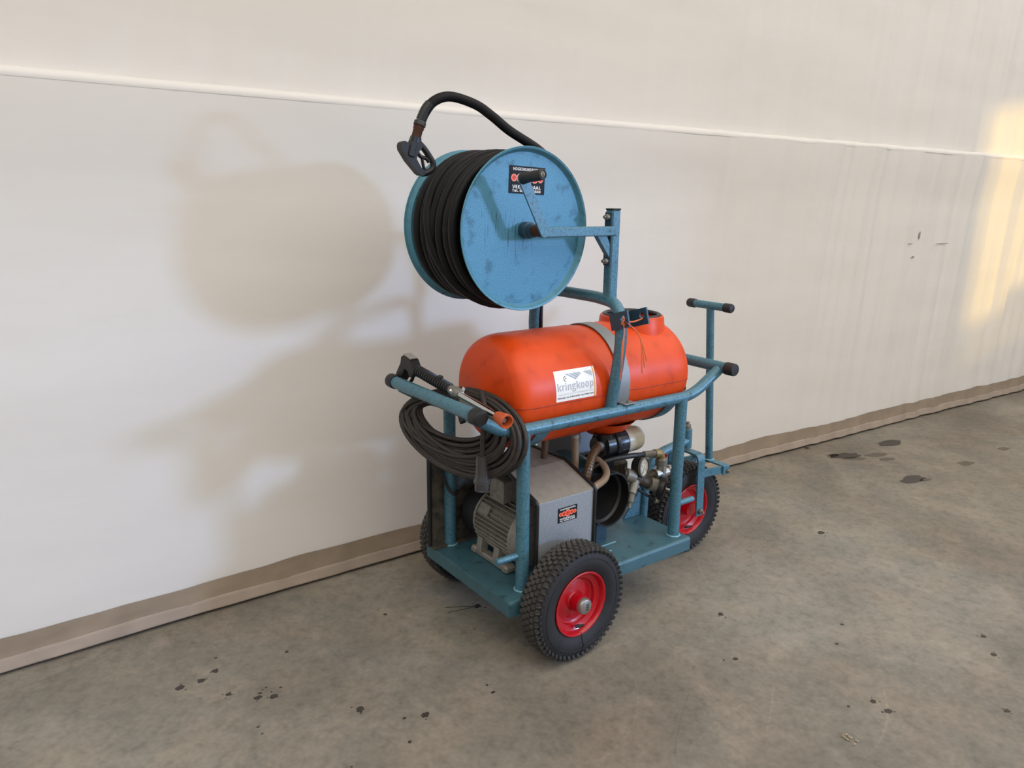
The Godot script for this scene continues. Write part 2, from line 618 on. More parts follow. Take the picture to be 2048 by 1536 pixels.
func build_room() -> void:
	folds = noise(FastNoiseLite.TYPE_SIMPLEX_SMOOTH, 0.016, 3, 7)
	var seam := 1.835
	# lower sheet
	var xs := []
	var x := -7.0
	while x < 13.0:
		xs.append(x)
		x += 0.02 if x > -2.0 and x < 6.5 else 0.25
	xs.append(13.0)
	var rows := []
	for i in 40:
		var y := lerpf(0.05, seam, i / 39.0)
		var row := []
		for xx in xs:
			row.append(V(xx, y, wall_z(xx) + fold(xx, y) + 0.02 * smoothstep(1.5, seam, y)))
		rows.append(row)
	var wall := MB.new()
	wall.grid(rows, 1.0)
	# upper sheet, set a little behind the rail
	rows = []
	for i in 24:
		var y := lerpf(seam - 0.02, 5.5, i / 23.0)
		var row := []
		for xx in xs:
			row.append(V(xx, y, wall_z(xx) - 0.03 + fold(xx * 0.7 + 20.0 if xx < 2.0 else xx * 0.9 + 1.0, y) * 0.5))
		rows.append(row)
	wall.grid(rows, 1.0)
	# solid wall behind the sheets
	for i in WX.size() - 1:
		var a := V(WX[i], 2.75, WZ[i] - 0.18)
		var c := V(WX[i + 1], 2.75, WZ[i + 1] - 0.18)
		var ang := atan2(-(c.z - a.z), c.x - a.x)
		wall.box((a + c) / 2, V(a.distance_to(c) + 0.02, 5.5, 0.2), 0.001, Basis(Vector3.UP, ang))
	var wn := struct("wall_back", wall, M.tarp, "back wall of the hall hung with off-white tarpaulin sheet in two tiers")
	# rolled edge between the sheets
	var roll := MB.new()
	rows = []
	for k in 13:
		var a := lerpf(-0.2, 2.2, k / 12.0)
		var row := []
		for xx in xs:
			var w := 0.003 * folds.get_noise_2d(xx * 120.0, 400.0) * (0.3 + smoothstep(0.5, 3.0, xx))
			row.append(V(xx, seam - 0.004 + sin(a) * (0.026 + w), wall_z(xx) + fold(xx, seam) - 0.012 + cos(a) * 0.033 + w))
		rows.append(row)
	roll.grid(rows, 1.0)
	struct("trim_1", roll, M.tarp, "white rolled fabric edge running along the wall above the lower sheet")
	# dirt-brown hem at the floor, with the lighter pocket of its rod below
	var hem := MB.new()
	rows = []
	var wav := noise(FastNoiseLite.TYPE_SIMPLEX_SMOOTH, 0.02, 3, 17)
	for k in 8:
		var t := k / 7.0
		var row := []
		for xx in xs:
			var top := 0.121 + 0.016 * wav.get_noise_2d(xx * 55.0, 0.0)
			var y := lerpf(0.052, top, t)
			row.append(V(xx, y, wall_z(xx) + fold(xx, y) + 0.004 + 0.014 * (1.0 - t) + 0.003 * wav.get_noise_2d(xx * 160.0, t * 40.0)))
		rows.append(row)
	hem.grid(rows, 1.0)
	var hn := struct("baseboard_back", hem, M.hem, "brown hem of the white wall sheet just above the floor")
	var low := MB.new()
	rows = []
	for k in 9:
		var e: Vector2 = [Vector2(0.0, 0.016), Vector2(0.016, 0.011), Vector2(0.026, 0.0105), Vector2(0.0295, 0.0135), Vector2(0.029, 0.018), Vector2(0.025, 0.03), Vector2(0.021, 0.044), Vector2(0.019, 0.054), Vector2(0.012, 0.059)][k]
		var row := []
		for xx in xs:
			row.append(V(xx, e.y + 0.002 * wav.get_noise_2d(xx * 60.0, 190.0), wall_z(xx) + fold(xx, e.y) + e.x + 0.002 * wav.get_noise_2d(xx * 140.0, 90.0)))
		rows.append(row)
	low.grid(rows, 1.0)
	part(hn, "rod_pocket", low, M.hem_low, "lighter rod pocket along the bottom of the hem")
	# scuffs on the sheet
	for s in [[3.665, 1.304, 0.016, 0.06], [3.618, 1.161, 0.03, 0.016], [3.95, 1.243, 0.22, 0.006], [3.56, 1.25, 0.07, 0.005]]:
		var poly := PackedVector2Array()
		for i in 10:
			var a := TAU * i / 10.0
			poly.append(Vector2(cos(a) * s[2] * rng.randf_range(0.35, 0.6), sin(a) * s[3] * rng.randf_range(0.35, 0.6)))
		var b := MB.new()
		b.prism(poly, 0.0006, Transform3D(Basis(Vector3.UP, -0.05), V(s[0], s[1], wall_z(s[0]) + fold(s[0], s[1]) + 0.006)))
		part(wn, "scuff_mark", b, M.mark)
	# floor
	var fl := MB.new()
	rows = []
	var uvs := []
	for z in [-1.4, 10.2]:
		rows.append([V(-7.2, 0, z), V(13.2, 0, z)])
		uvs.append([Vector2((-7.2 + 2.4) / 9.0, (z + 1.2) / 4.5), Vector2((13.2 + 2.4) / 9.0, (z + 1.2) / 4.5)])
	fl.grid(rows, -1.0, false, uvs)
	fl.box(V(3, -0.12, 4.4), V(20.4, 0.2, 11.6), 0.001)
	var cm := mat(Color.WHITE, 0.55, 0.0, null, 1.0, 0.35)
	cm.albedo_texture = floor_texture()
	cm.detail_enabled = true
	cm.detail_blend_mode = BaseMaterial3D.BLEND_MODE_MUL
	cm.detail_uv_layer = BaseMaterial3D.DETAIL_UV_2
	cm.detail_albedo = ntex(noise(FastNoiseLite.TYPE_SIMPLEX_SMOOTH, 0.02, 5, 120), 1024, [[0.0, grey(0.86)], [0.35, grey(0.96)], [0.7, grey(1.0)], [1.0, Color(1.0, 1.0, 1.0)]])
	cm.uv2_triplanar = true
	cm.uv2_world_triplanar = true
	cm.uv2_scale = V(0.8, 0.8, 0.8)
	struct("floor", fl, cm, "worn grey-brown concrete floor with dark drips and scratches")
	# the unseen rest of the hall
	struct("ceiling", bx(V(3, 5.6, 4.4), V(20.4, 0.2, 11.6), 0.001), M.plain, "plain hall ceiling")
	struct("wall_left", bx(V(-7.1, 2.75, 4.4), V(0.2, 5.5, 11.6), 0.001), M.plain, "plain end wall left of the picture")
	struct("wall_front", bx(V(3, 2.75, 10.1), V(20.4, 5.5, 0.2), 0.001), M.plain, "plain front wall behind the photographer")
	# right end wall with the hatch that lets in the low sun
	var o := [6.2, 7.93, 1.76, 3.64]   # z0, z1, y0, y1
	var fw := MB.new()
	fw.box(V(13.1, 2.75, (-1.4 + o[0]) / 2), V(0.2, 5.5, o[0] + 1.4), 0.001)
	fw.box(V(13.1, 2.75, (10.2 + o[1]) / 2), V(0.2, 5.5, 10.2 - o[1]), 0.001)
	fw.box(V(13.1, o[2] / 2, (o[0] + o[1]) / 2), V(0.2, o[2], o[1] - o[0]), 0.001)
	fw.box(V(13.1, (5.5 + o[3]) / 2, (o[0] + o[1]) / 2), V(0.2, 5.5 - o[3], o[1] - o[0]), 0.001)
	var rw := struct("wall_right", fw, M.plain, "end wall right of the picture with an open hatch")
	var pane := mat(Color(0.9, 0.9, 0.88, 0.55), 0.1)
	pane.transparency = BaseMaterial3D.TRANSPARENCY_ALPHA
	var pn := bx(V(13.05, 1.93, 7.62), V(0.012, 0.34, 0.62), 0.001)
	pn.box(V(13.05, 2.0, 6.75), V(0.012, 0.48, 1.1), 0.001)
	part(rw, "sill_pane", pn, pane, "dull pane in the lower part of the hatch")
	# a partition with a doorway stands between that panel and the back wall
	var pt := MB.new()
	pt.box(V(6.3, 1.6, 4.4), V(3.6, 3.2, 0.1), 0.002)
	pt.box(V(3.5, 2.72, 4.4), V(2.02, 0.96, 0.1), 0.002)
	pt.box(V(2.45, 1.6, 4.4), V(0.1, 3.2, 0.1), 0.002)
	struct("wall_partition", pt, M.plain, "low partition with a doorway behind the photographer")
	var glow := mat(c8(225, 232, 240), 0.4)
	glow.emission_enabled = true
	glow.emission = Color(0.66, 0.79, 1.0)
	glow.emission_energy_multiplier = 2.2
	var wq := Basis(Vector3.UP, atan2(-0.6, -0.8))
	struct("window_1", bx(V(7.6, 2.85, 9.80) + V(0.6, 0, 0.8) * 0.03, V(1.5, 1.1, 0.03), 0.002, wq), glow, "frosted daylight panel in the front wall")
	var roofm := mat(c8(240, 236, 226), 0.5)
	roofm.emission_enabled = true
	roofm.emission = Color(1.0, 0.968, 0.92)
	roofm.emission_energy_multiplier = 0.6
	struct("window_2", bx(V(1.5, 5.29, 4.4), V(16.0, 0.03, 9.0), 0.002), roofm, "translucent daylight sheet below the roof")

func blob(x: float, z: float, s: float, stretch := 1.0, ang := 0.0, y := 0.0006) -> MB:
	var poly := PackedVector2Array()
	var k := 16
	for i in k:
		var a := TAU * i / k
		var r := s * rng.randf_range(0.72, 1.12)
		var p := Vector2(cos(a) * r * stretch, sin(a) * r).rotated(ang)
		poly.append(p)
	var b := MB.new()
	b.prism(poly, 0.0004, Transform3D(Basis(Vector3.RIGHT, -PI / 2), V(x, y, z)), 60.0)
	return b

func build_floor_marks() -> void:
	var fl: Node3D = get_node("floor")
	rng.seed = 21
	var drops := [[-1.0, -0.7, 4], [-1.022, -0.629, 10], [-1.071, -0.601, 11], [-1.135, -0.603, 12], [-1.02, -0.483, 9], [-0.951, -0.414, 10], [-0.909, -0.392, 11], [-0.94, -0.432, 5], [-0.914, -0.45, 3], [-0.877, -0.424, 4], [-0.794, -0.599, 6], [-0.412, -0.622, 7], [-0.718, -0.184, 12], [-0.569, -0.049, 11], [-0.627, -0.071, 5], [-0.663, 0.027, 5], [-0.342, -0.019, 6], [-0.337, -0.06, 4], [-0.994, -0.282, 4], [-0.993, -0.247, 3]]
	drops += [[-0.838, 0.021, 3], [-0.196, -0.351, 3], [-1.097, -0.513, 2], [-0.928, -0.445, 3], [-0.908, -0.419, 3], [1.588, -0.1, 17], [1.304, -0.188, 4], [0.619, 0.094, 10], [0.617, 0.119, 3], [0.432, 0.308, 8], [0.394, 0.289, 4], [1.189, 0.807, 10], [1.281, 0.735, 9], [0.517, 0.667, 5], [0.602, 0.698, 9], [0.596, 0.75, 11], [0.899, 0.961, 9], [2.652, -0.865, 16], [0.8, 0.457, 6], [0.932, 0.397, 6], [-0.098, -0.476, 13], [-0.08, -0.45, 4]]
	for d in drops:
		part(fl, "oil_drip", blob(d[0], d[1], d[2] * 0.001, 1.25, rng.randf_range(-0.5, 0.5)), M.stain)
		if d[2] > 8:
			for i in 3:
				part(fl, "oil_drip", blob(d[0] + rng.randf_range(-2.0, 2.0) * d[2] * 0.001, d[1] + rng.randf_range(-2.0, 2.0) * d[2] * 0.001, d[2] * 0.00022, 1.2, 0.3), M.stain)
	for d in [[2.71, -0.652, 52, 2.2, 0.35], [2.66, -0.69, 30, 2.0, 0.1], [2.72, -0.585, 32, 2.4, 0.5], [3.2, -0.619, 58, 1.9, 0.1], [2.9, -0.545, 34, 2.6, 0.35], [2.87, -0.47, 26, 2.4, 0.35], [2.66, -0.205, 52, 1.8, 0.1], [2.72, -0.16, 20, 2.4, 0.1], [3.2, -0.158, 36, 1.7, 0.2], [3.7, -0.148, 28, 1.8, 0.0]]:
		part(fl, "oil_patch", blob(d[0], d[1], d[2] * 0.001, d[3], -d[4], 0.0004), M.stain_soft if d[2] < 37 else M.stain)
	# two runs that shot out from under the cart
	part(fl, "oil_run", tube([V(-0.1, 0.0003, -0.476), V(-0.155, 0.0003, -0.51), V(-0.205, 0.0003, -0.535)], 0.0016, 6), M.stain)
	part(fl, "oil_run", tube([V(-0.1, 0.0003, -0.476), V(-0.16, 0.0003, -0.487), V(-0.215, 0.0003, -0.5)], 0.0013, 6), M.stain)
	# a dry leaf scrap
	var leaf := MB.new()
	for i in 14:
		var a := rng.randf_range(0, TAU)
		var p := V(0.38 + rng.randf_range(-0.012, 0.012), 0.002, 0.751 + rng.randf_range(-0.022, 0.022))
		leaf.box(p, V(0.011, 0.002, 0.004), 0.0004, Basis(Vector3.UP, a))
	var lo := part(self, "debris_scrap", leaf, M.straw, "small dry scrap of plant debris lying on the open concrete in the right foreground")
	lo.set_meta("category", "debris")

# ---------------------------------------------------------------- the cart
const RAIL_Z := [-0.155, -0.585]
const TC := Vector3(0.27, 0.865, -0.37)   # middle of the tank

func build_cart() -> void:
	var cart := thing("pressure_washer_cart", "blue three-wheeled pressure washer cart with orange tank, hose reel and red rims", "pressure washer", V(0.2, 0, -0.37))
	build_frame(cart)
	build_wheels(cart)
	build_steering(cart)
	build_motor(cart)
	build_pump(cart)
	build_tank(cart)
	build_reel(cart)

func build_frame(cart: Node3D) -> void:
	# deck: a folded plate with rounded long edges
	var poly := PackedVector2Array()
	for e in [[-0.10, 0.23, 0], [-0.64, 0.23, 1]]:
		for k in 6:
			var a := PI / 2 * k / 5.0 + (0.0 if e[1] > 0 and e[2] == 0 else PI / 2)
			var cx: float = e[0] + (-0.012 if e[2] == 0 else 0.012)
			poly.append(Vector2(cx + cos(a) * 0.012, 0.218 + sin(a) * 0.012))
	poly.append(Vector2(-0.64, 0.178))
	poly.append(Vector2(-0.10, 0.178))
	var b := MB.new()
	b.prism(poly, 0.872, Transform3D(Basis(V(0, 0, 1), V(0, 1, 0), V(-1, 0, 0)), V(0.215, 0, 0)), 25.0)
	b.box(V(-0.2215, 0.203, -0.37), V(0.004, 0.05, 0.532), 0.001)
	var deck := part(cart, "platform", b, M.deck, "blue sheet steel deck of the cart")
	for s in [[0.27, -0.19, 0.09], [0.33, -0.235, 0.1]]:
		part(deck, "slot_edge", bx(V(s[0], 0.232, s[1]), V(s[2], 0.004, 0.006), 0.001), M.weld)
	# posts
	for p in [[-0.132, 0, -0.136], [-0.15, 1, -0.15], [0.611, 0, 0.607], [0.611, 1, 0.607]]:
		var z: float = RAIL_Z[p[1]]
		var post := part(cart, "post", tube([V(p[0], 0.228, z), V(p[2], 0.79, z)], 0.0225, 18), M.blue)
		weld(post, V(p[0], 0.232, z), 0.025)
	for p in [[-0.238, -0.15], [0.63, 0.716]]:
		part(cart, "stub_peg", rod(V(p[0], 0.357, -0.157), V(p[1], 0.357, -0.157), 0.0115), M.blue)
	part(cart, "stub_peg", rod(V(0.63, 0.357, -0.585), V(0.716, 0.357, -0.585), 0.0115), M.blue)
	# rails
	for z in RAIL_Z:
		var pts := fillet([V(-0.342, 0.872, z), V(-0.2, 0.79, z), V(0.665, 0.79, z), V(0.815, 0.875, z)], 0.06)
		part(cart, "rail", tube(pts, 0.021, 16), M.blue)
	# cross bars with black caps at both ends
	for p in [[-0.345, 0.88], [0.818, 0.882]]:
		var bar := part(cart, "cross_bar", tube([V(p[0], p[1], -0.085), V(p[0], p[1], -0.66)], 0.0215, 18), M.blue)
		for s in [[-0.092, 1.0], [-0.653, -1.0]]:
			part(bar, "end_cap", turned([Vector2(0.0235, -0.034), Vector2(0.0248, -0.032), Vector2(0.0248, 0.004), Vector2(0.022, 0.009), Vector2(0.0, 0.011)], V(p[0], p[1], s[0]), V(0, 0, s[1]), 22), M.cap, "black plastic cap")
	# arch over the tank
	var ap := fillet([V(0.25, 0.80, -0.167), V(0.25, 0.92, -0.144), V(0.25, 1.06, -0.126), V(0.25, 1.168, -0.148), V(0.25, 1.18, -0.25), V(0.25, 1.18, -0.49), V(0.25, 1.168, -0.592), V(0.25, 1.06, -0.614), V(0.25, 0.92, -0.596), V(0.25, 0.80, -0.573)], 0.07)
	part(cart, "arch", tube(ap, 0.0205, 16), M.blue)
	part(cart, "rubber_strap", bx(V(0.275, 1.07, -0.6), V(0.012, 0.26, 0.02), 0.003), M.black)
	# holder on the arch: two dark lugs with holes, standing out square from the leg
	for k in 2:
		var csg := CSGCombiner3D.new()
		csg.name = "lug_plate"
		csg.transform = Transform3D(Basis(V(1, 0, 0), -0.3), V(0.226 + 0.088 * k, 1.118 + 0.004 * k, -0.115) - cart.position)
		var plate := CSGBox3D.new()
		plate.name = "plate"
		plate.size = V(0.007, 0.056, 0.086)
		csg.add_child(plate)
		var hole := CSGCylinder3D.new()
		hole.name = "hole"
		hole.radius = 0.011
		hole.height = 0.05
		hole.sides = 20
		hole.operation = CSGShape3D.OPERATION_SUBTRACTION
		hole.position = V(0, 0.004, 0.018)
		hole.rotation = V(0, 0, PI / 2)
		csg.add_child(hole)
		csg.material_override = M.darkblue
		cart.add_child(csg, true)
	part(cart, "lug_web", bx(V(0.272, 1.113, -0.155), V(0.09, 0.054, 0.007), 0.001, Basis(V(1, 0, 0), -0.3)), M.darkblue)

func build_wheels(cart: Node3D) -> void:
	var tyre := MB.new()
	var prof := [Vector2(0.108, -0.033), Vector2(0.118, -0.040), Vector2(0.135, -0.0485), Vector2(0.152, -0.051), Vector2(0.166, -0.049), Vector2(0.178, -0.046), Vector2(0.1865, -0.041), Vector2(0.193, -0.03), Vector2(0.1953, -0.015), Vector2(0.196, 0.0)]
	for i in range(8, -1, -1):
		prof.append(Vector2(prof[i].x, -prof[i].y))
	tyre.lathe(prof, Transform3D(Basis(V(1, 0, 0), V(0, 0, 1), V(0, -1, 0)), Vector3.ZERO), 72, 50.0)
	var bead := []
	for s in [-1.0, 1.0]:
		var ring := []
		for i in 73:
			ring.append(V(cos(TAU * i / 72), sin(TAU * i / 72), 0) * 0.163 + V(0, 0, s * 0.0497))
		tyre.tube(ring, 0.0016, 6, false)
	var count := 54
	for s in [-1.0, 1.0]:
		for i in count:
			var a := TAU * (i + 0.5) / count
			var out := V(cos(a), sin(a), 0)
			var q := Basis(V(-sin(a), cos(a), 0), s * 0.95) * Basis(V(-sin(a), cos(a), 0), V(0, 0, 1), out)
			tyre.box(out * 0.181 + V(0, 0, s * 0.0435), V(0.0125, 0.026, 0.006), 0.0018, q)
	var tyre_mesh := tyre.mesh()
	# lugs: staggered lozenges on the crown, bars on the shoulders
	var tr := MB.new()
	var lozenge := PackedVector2Array([Vector2(-0.0094, 0), Vector2(-0.0066, 0.0034), Vector2(-0.0046, 0.0082), Vector2(0, 0.0068), Vector2(0.0046, 0.0082), Vector2(0.0066, 0.0034), Vector2(0.0094, 0), Vector2(0.0066, -0.0034), Vector2(0.0046, -0.0082), Vector2(0, -0.0068), Vector2(-0.0046, -0.0082), Vector2(-0.0066, -0.0034)])
	for row in 5:
		var zr := (row - 2) * 0.0165
		for i in count:
			var a := TAU * (i + (0.5 if row % 2 else 0.0)) / count
			var out := V(cos(a), sin(a), 0)
			var rr := 0.1945 - absf(zr) * absf(zr) * 3.0
			var tilt := Basis(V(-sin(a), cos(a), 0), zr * 8.0)
			var q := tilt * Basis(V(-sin(a), cos(a), 0), V(0, 0, 1), out)
			tr.prism(lozenge, 0.014, Transform3D(q, out * rr + V(0, 0, zr)))
	var tread_mesh := tr.mesh()
	var rim := MB.new()
	var zf := Basis(V(1, 0, 0), V(0, 0, 1), V(0, -1, 0))
	rim.lathe([Vector2(0.1095, -0.044), Vector2(0.114, -0.043), Vector2(0.114, -0.040), Vector2(0.108, -0.03), Vector2(0.09, -0.02), Vector2(0.09, 0.02), Vector2(0.108, 0.03), Vector2(0.114, 0.040), Vector2(0.1145, 0.0425), Vector2(0.112, 0.0445), Vector2(0.108, 0.0435), Vector2(0.1035, 0.036), Vector2(0.1, 0.024), Vector2(0.092, 0.021), Vector2(0.084, 0.018), Vector2(0.0805, 0.008), Vector2(0.074, 0.004), Vector2(0.06, 0.009), Vector2(0.036, 0.011), Vector2(0.033, 0.009), Vector2(0.03, 0.013), Vector2(0.03, 0.047), Vector2(0.0, 0.047)], Transform3D(zf, Vector3.ZERO), 64, 28.0)
	rim.lathe([Vector2(0.028, 0.0), Vector2(0.08, 0.002), Vector2(0.1, -0.02), Vector2(0.108, -0.043)], Transform3D(zf, Vector3.ZERO), 48)
	var rim_mesh := rim.mesh()
	var cap := MB.new()
	cap.lathe([Vector2(0.0275, 0.045), Vector2(0.029, 0.048), Vector2(0.0285, 0.056), Vector2(0.0255, 0.064), Vector2(0.018, 0.067), Vector2(0.0, 0.067)], Transform3D(zf, Vector3.ZERO), 32, 40.0)
	var cap_mesh := cap.mesh()
	var stem := MB.new()
	stem.lathe([Vector2(0.006, 0), Vector2(0.006, 0.014), Vector2(0.0045, 0.016), Vector2(0.0045, 0.03), Vector2(0, 0.031)], axis(V(-0.012, -0.084, 0.03), V(0.85, 0.1, 0.5)), 12)
	var stem_mesh := stem.mesh()
	for w in [[V(0, 0.2, -0.045), 0.055, 0.4, 0], [V(0, 0.2, -0.695), PI, 1.1, 1], [V(0.915, 0.2, -0.37), 0.03, 2.0, 2]]:
		var r := part(cart, "wheel", rim_mesh, M.red, ["red rimmed wheel at the near side", "red rimmed wheel at the wall side", "red rimmed steering wheel at the right end"][w[3]])
		r.transform = Transform3D(Basis(Vector3.UP, w[1]), w[0] - cart.position)
		var t := part(r, "tyre", tyre_mesh, M.tyre)
		t.rotation.z = w[2]
		var l := part(r, "tread", tread_mesh, M.tread)
		l.rotation.z = w[2]
		l.set_meta("kind", "stuff")
		part(r, "valve_stem", stem_mesh, M.black, "black rubber valve stem")
		if w[3] < 2:
			part(r, "hub_cap", cap_mesh, M.steel, "bare metal hub cap")
			var txt := lettering("EEE", 0.011, true, func(p: Vector2) -> Vector3: return V(-(p.y - 0.0055), p.x - 0.012, 0.0674) + V(0.004, 0, 0), 0.024)
			part(r, "lettering", txt, M.ink)
		if w[3] == 0:
			var run := [V(0.004, -0.104, 0.04), V(0.003, -0.112, 0.0462), V(0.006, -0.124, 0.0455), V(0.005, -0.136, 0.0498), V(0.008, -0.152, 0.052), V(0.005, -0.168, 0.0496), V(0.006, -0.18, 0.0462)]
			part(r, "oil_run", tube(smooth(run, 4), 0.0011, 5), M.ink, "dark oil run below the valve")

func build_steering(cart: Node3D) -> void:
	var z := -0.37
	var goose := fillet([V(0.662, 0.22, z), V(0.668, 0.47, z), V(0.905, 0.505, z)], 0.13, 12)
	part(cart, "gooseneck", tube(goose, 0.0205, 16), M.blue)
	var g := MB.new()
	g.prism(PackedVector2Array([Vector2(0.55, 0.232), Vector2(0.655, 0.232), Vector2(0.66, 0.36), Vector2(0.645, 0.36)]), 0.006, Transform3D(Basis.IDENTITY, V(0, 0, z)))
	part(cart, "gusset", g, M.blue)
	var head := part(cart, "head_tube", rod(V(0.912, 0.475, z), V(0.908, 0.56, z), 0.021), M.blue)
	part(head, "nut", hexnut(V(0.908, 0.56, z), V(0, 1, 0), 0.016, 0.02), M.dullsteel)
	# fork: a flat bar bent over the tyre
	var path := fillet([V(0.925, 0.185, -0.287), V(0.912, 0.462, -0.287), V(0.912, 0.462, -0.453), V(0.925, 0.185, -0.453)], 0.03)
	var b := MB.new()
	var rows := []
	for side in [-1.0, 1.0]:
		pass
	var rn := []
	for i in path.size():
		var t: Vector3 = (path[mini(i + 1, path.size() - 1)] - path[maxi(i - 1, 0)]).normalized()
		var w := V(1, 0, 0)
		w = (w - t * w.dot(t)).normalized()
		var o := t.cross(w) * 0.004
		var row := [path[i] + w * 0.021 + o, path[i] - w * 0.021 + o, path[i] - w * 0.021 - o, path[i] + w * 0.021 - o]
		rn.append([w, o.normalized(), row])
	for f in 4:
		var s := b.v.size()
		for e in rn:
			var nn: Vector3 = [e[1], -e[0], -e[1], e[0]][f]
			b.vert(e[2][f], nn); b.vert(e[2][(f + 1) % 4], nn)
		for i in rn.size() - 1:
			b.quad(s + 2 * i, s + 2 * i + 1, s + 2 * i + 3, s + 2 * i + 2)
	for e in [0, rn.size() - 1]:
		b.face(rn[e][2], V(0, -1, 0))
	var fork := part(cart, "fork", b, M.blue)
	part(fork, "axle_bolt", hexnut(V(0.922, 0.208, -0.282), V(0, 0, 1), 0.0125, 0.014), M.dullsteel)
	for s in [-0.287, -0.453]:
		part(fork, "bracket_arm", bx(V(1.0, 0.372, s), V(0.17, 0.036, 0.007), 0.001, Basis(V(0, 0, 1), -0.06)), M.blue)
	var st := MB.new()
	st.box(V(1.072, 0.385, z), V(0.042, 0.007, 0.185), 0.0015, Basis(V(0, 0, 1), -0.05))
	for s in [-0.278, -0.462]:
		st.box(V(1.073, 0.366, s), V(0.042, 0.04, 0.007), 0.0015)
	part(fork, "bracket_strap", st, M.blue)
	part(fork, "bracket_bolt", hexnut(V(1.078, 0.362, -0.275), V(0, 0, 1), 0.009, 0.01), M.dullsteel)
	var h := part(cart, "steering_handle", tube(smooth([V(1.068, 0.388, z), V(1.062, 0.45, z), V(0.998, 1.075, z)], 4), 0.0165, 14), M.blue)
	weld(h, V(1.068, 0.391, z), 0.019)
	part(h, "grip_bar", tube([V(0.997, 1.083, -0.27), V(0.997, 1.083, -0.475)], 0.0165, 16), M.blue)
	for s in [[-0.27, 1.0], [-0.475, -1.0]]:
		part(h, "end_cap", turned([Vector2(0.0175, -0.026), Vector2(0.0192, -0.024), Vector2(0.0192, 0.006), Vector2(0.016, 0.012), Vector2(0.0, 0.014)], V(0.997, 1.083, s[0]), V(0, 0, s[1]), 20), M.cap, "black plastic cap")

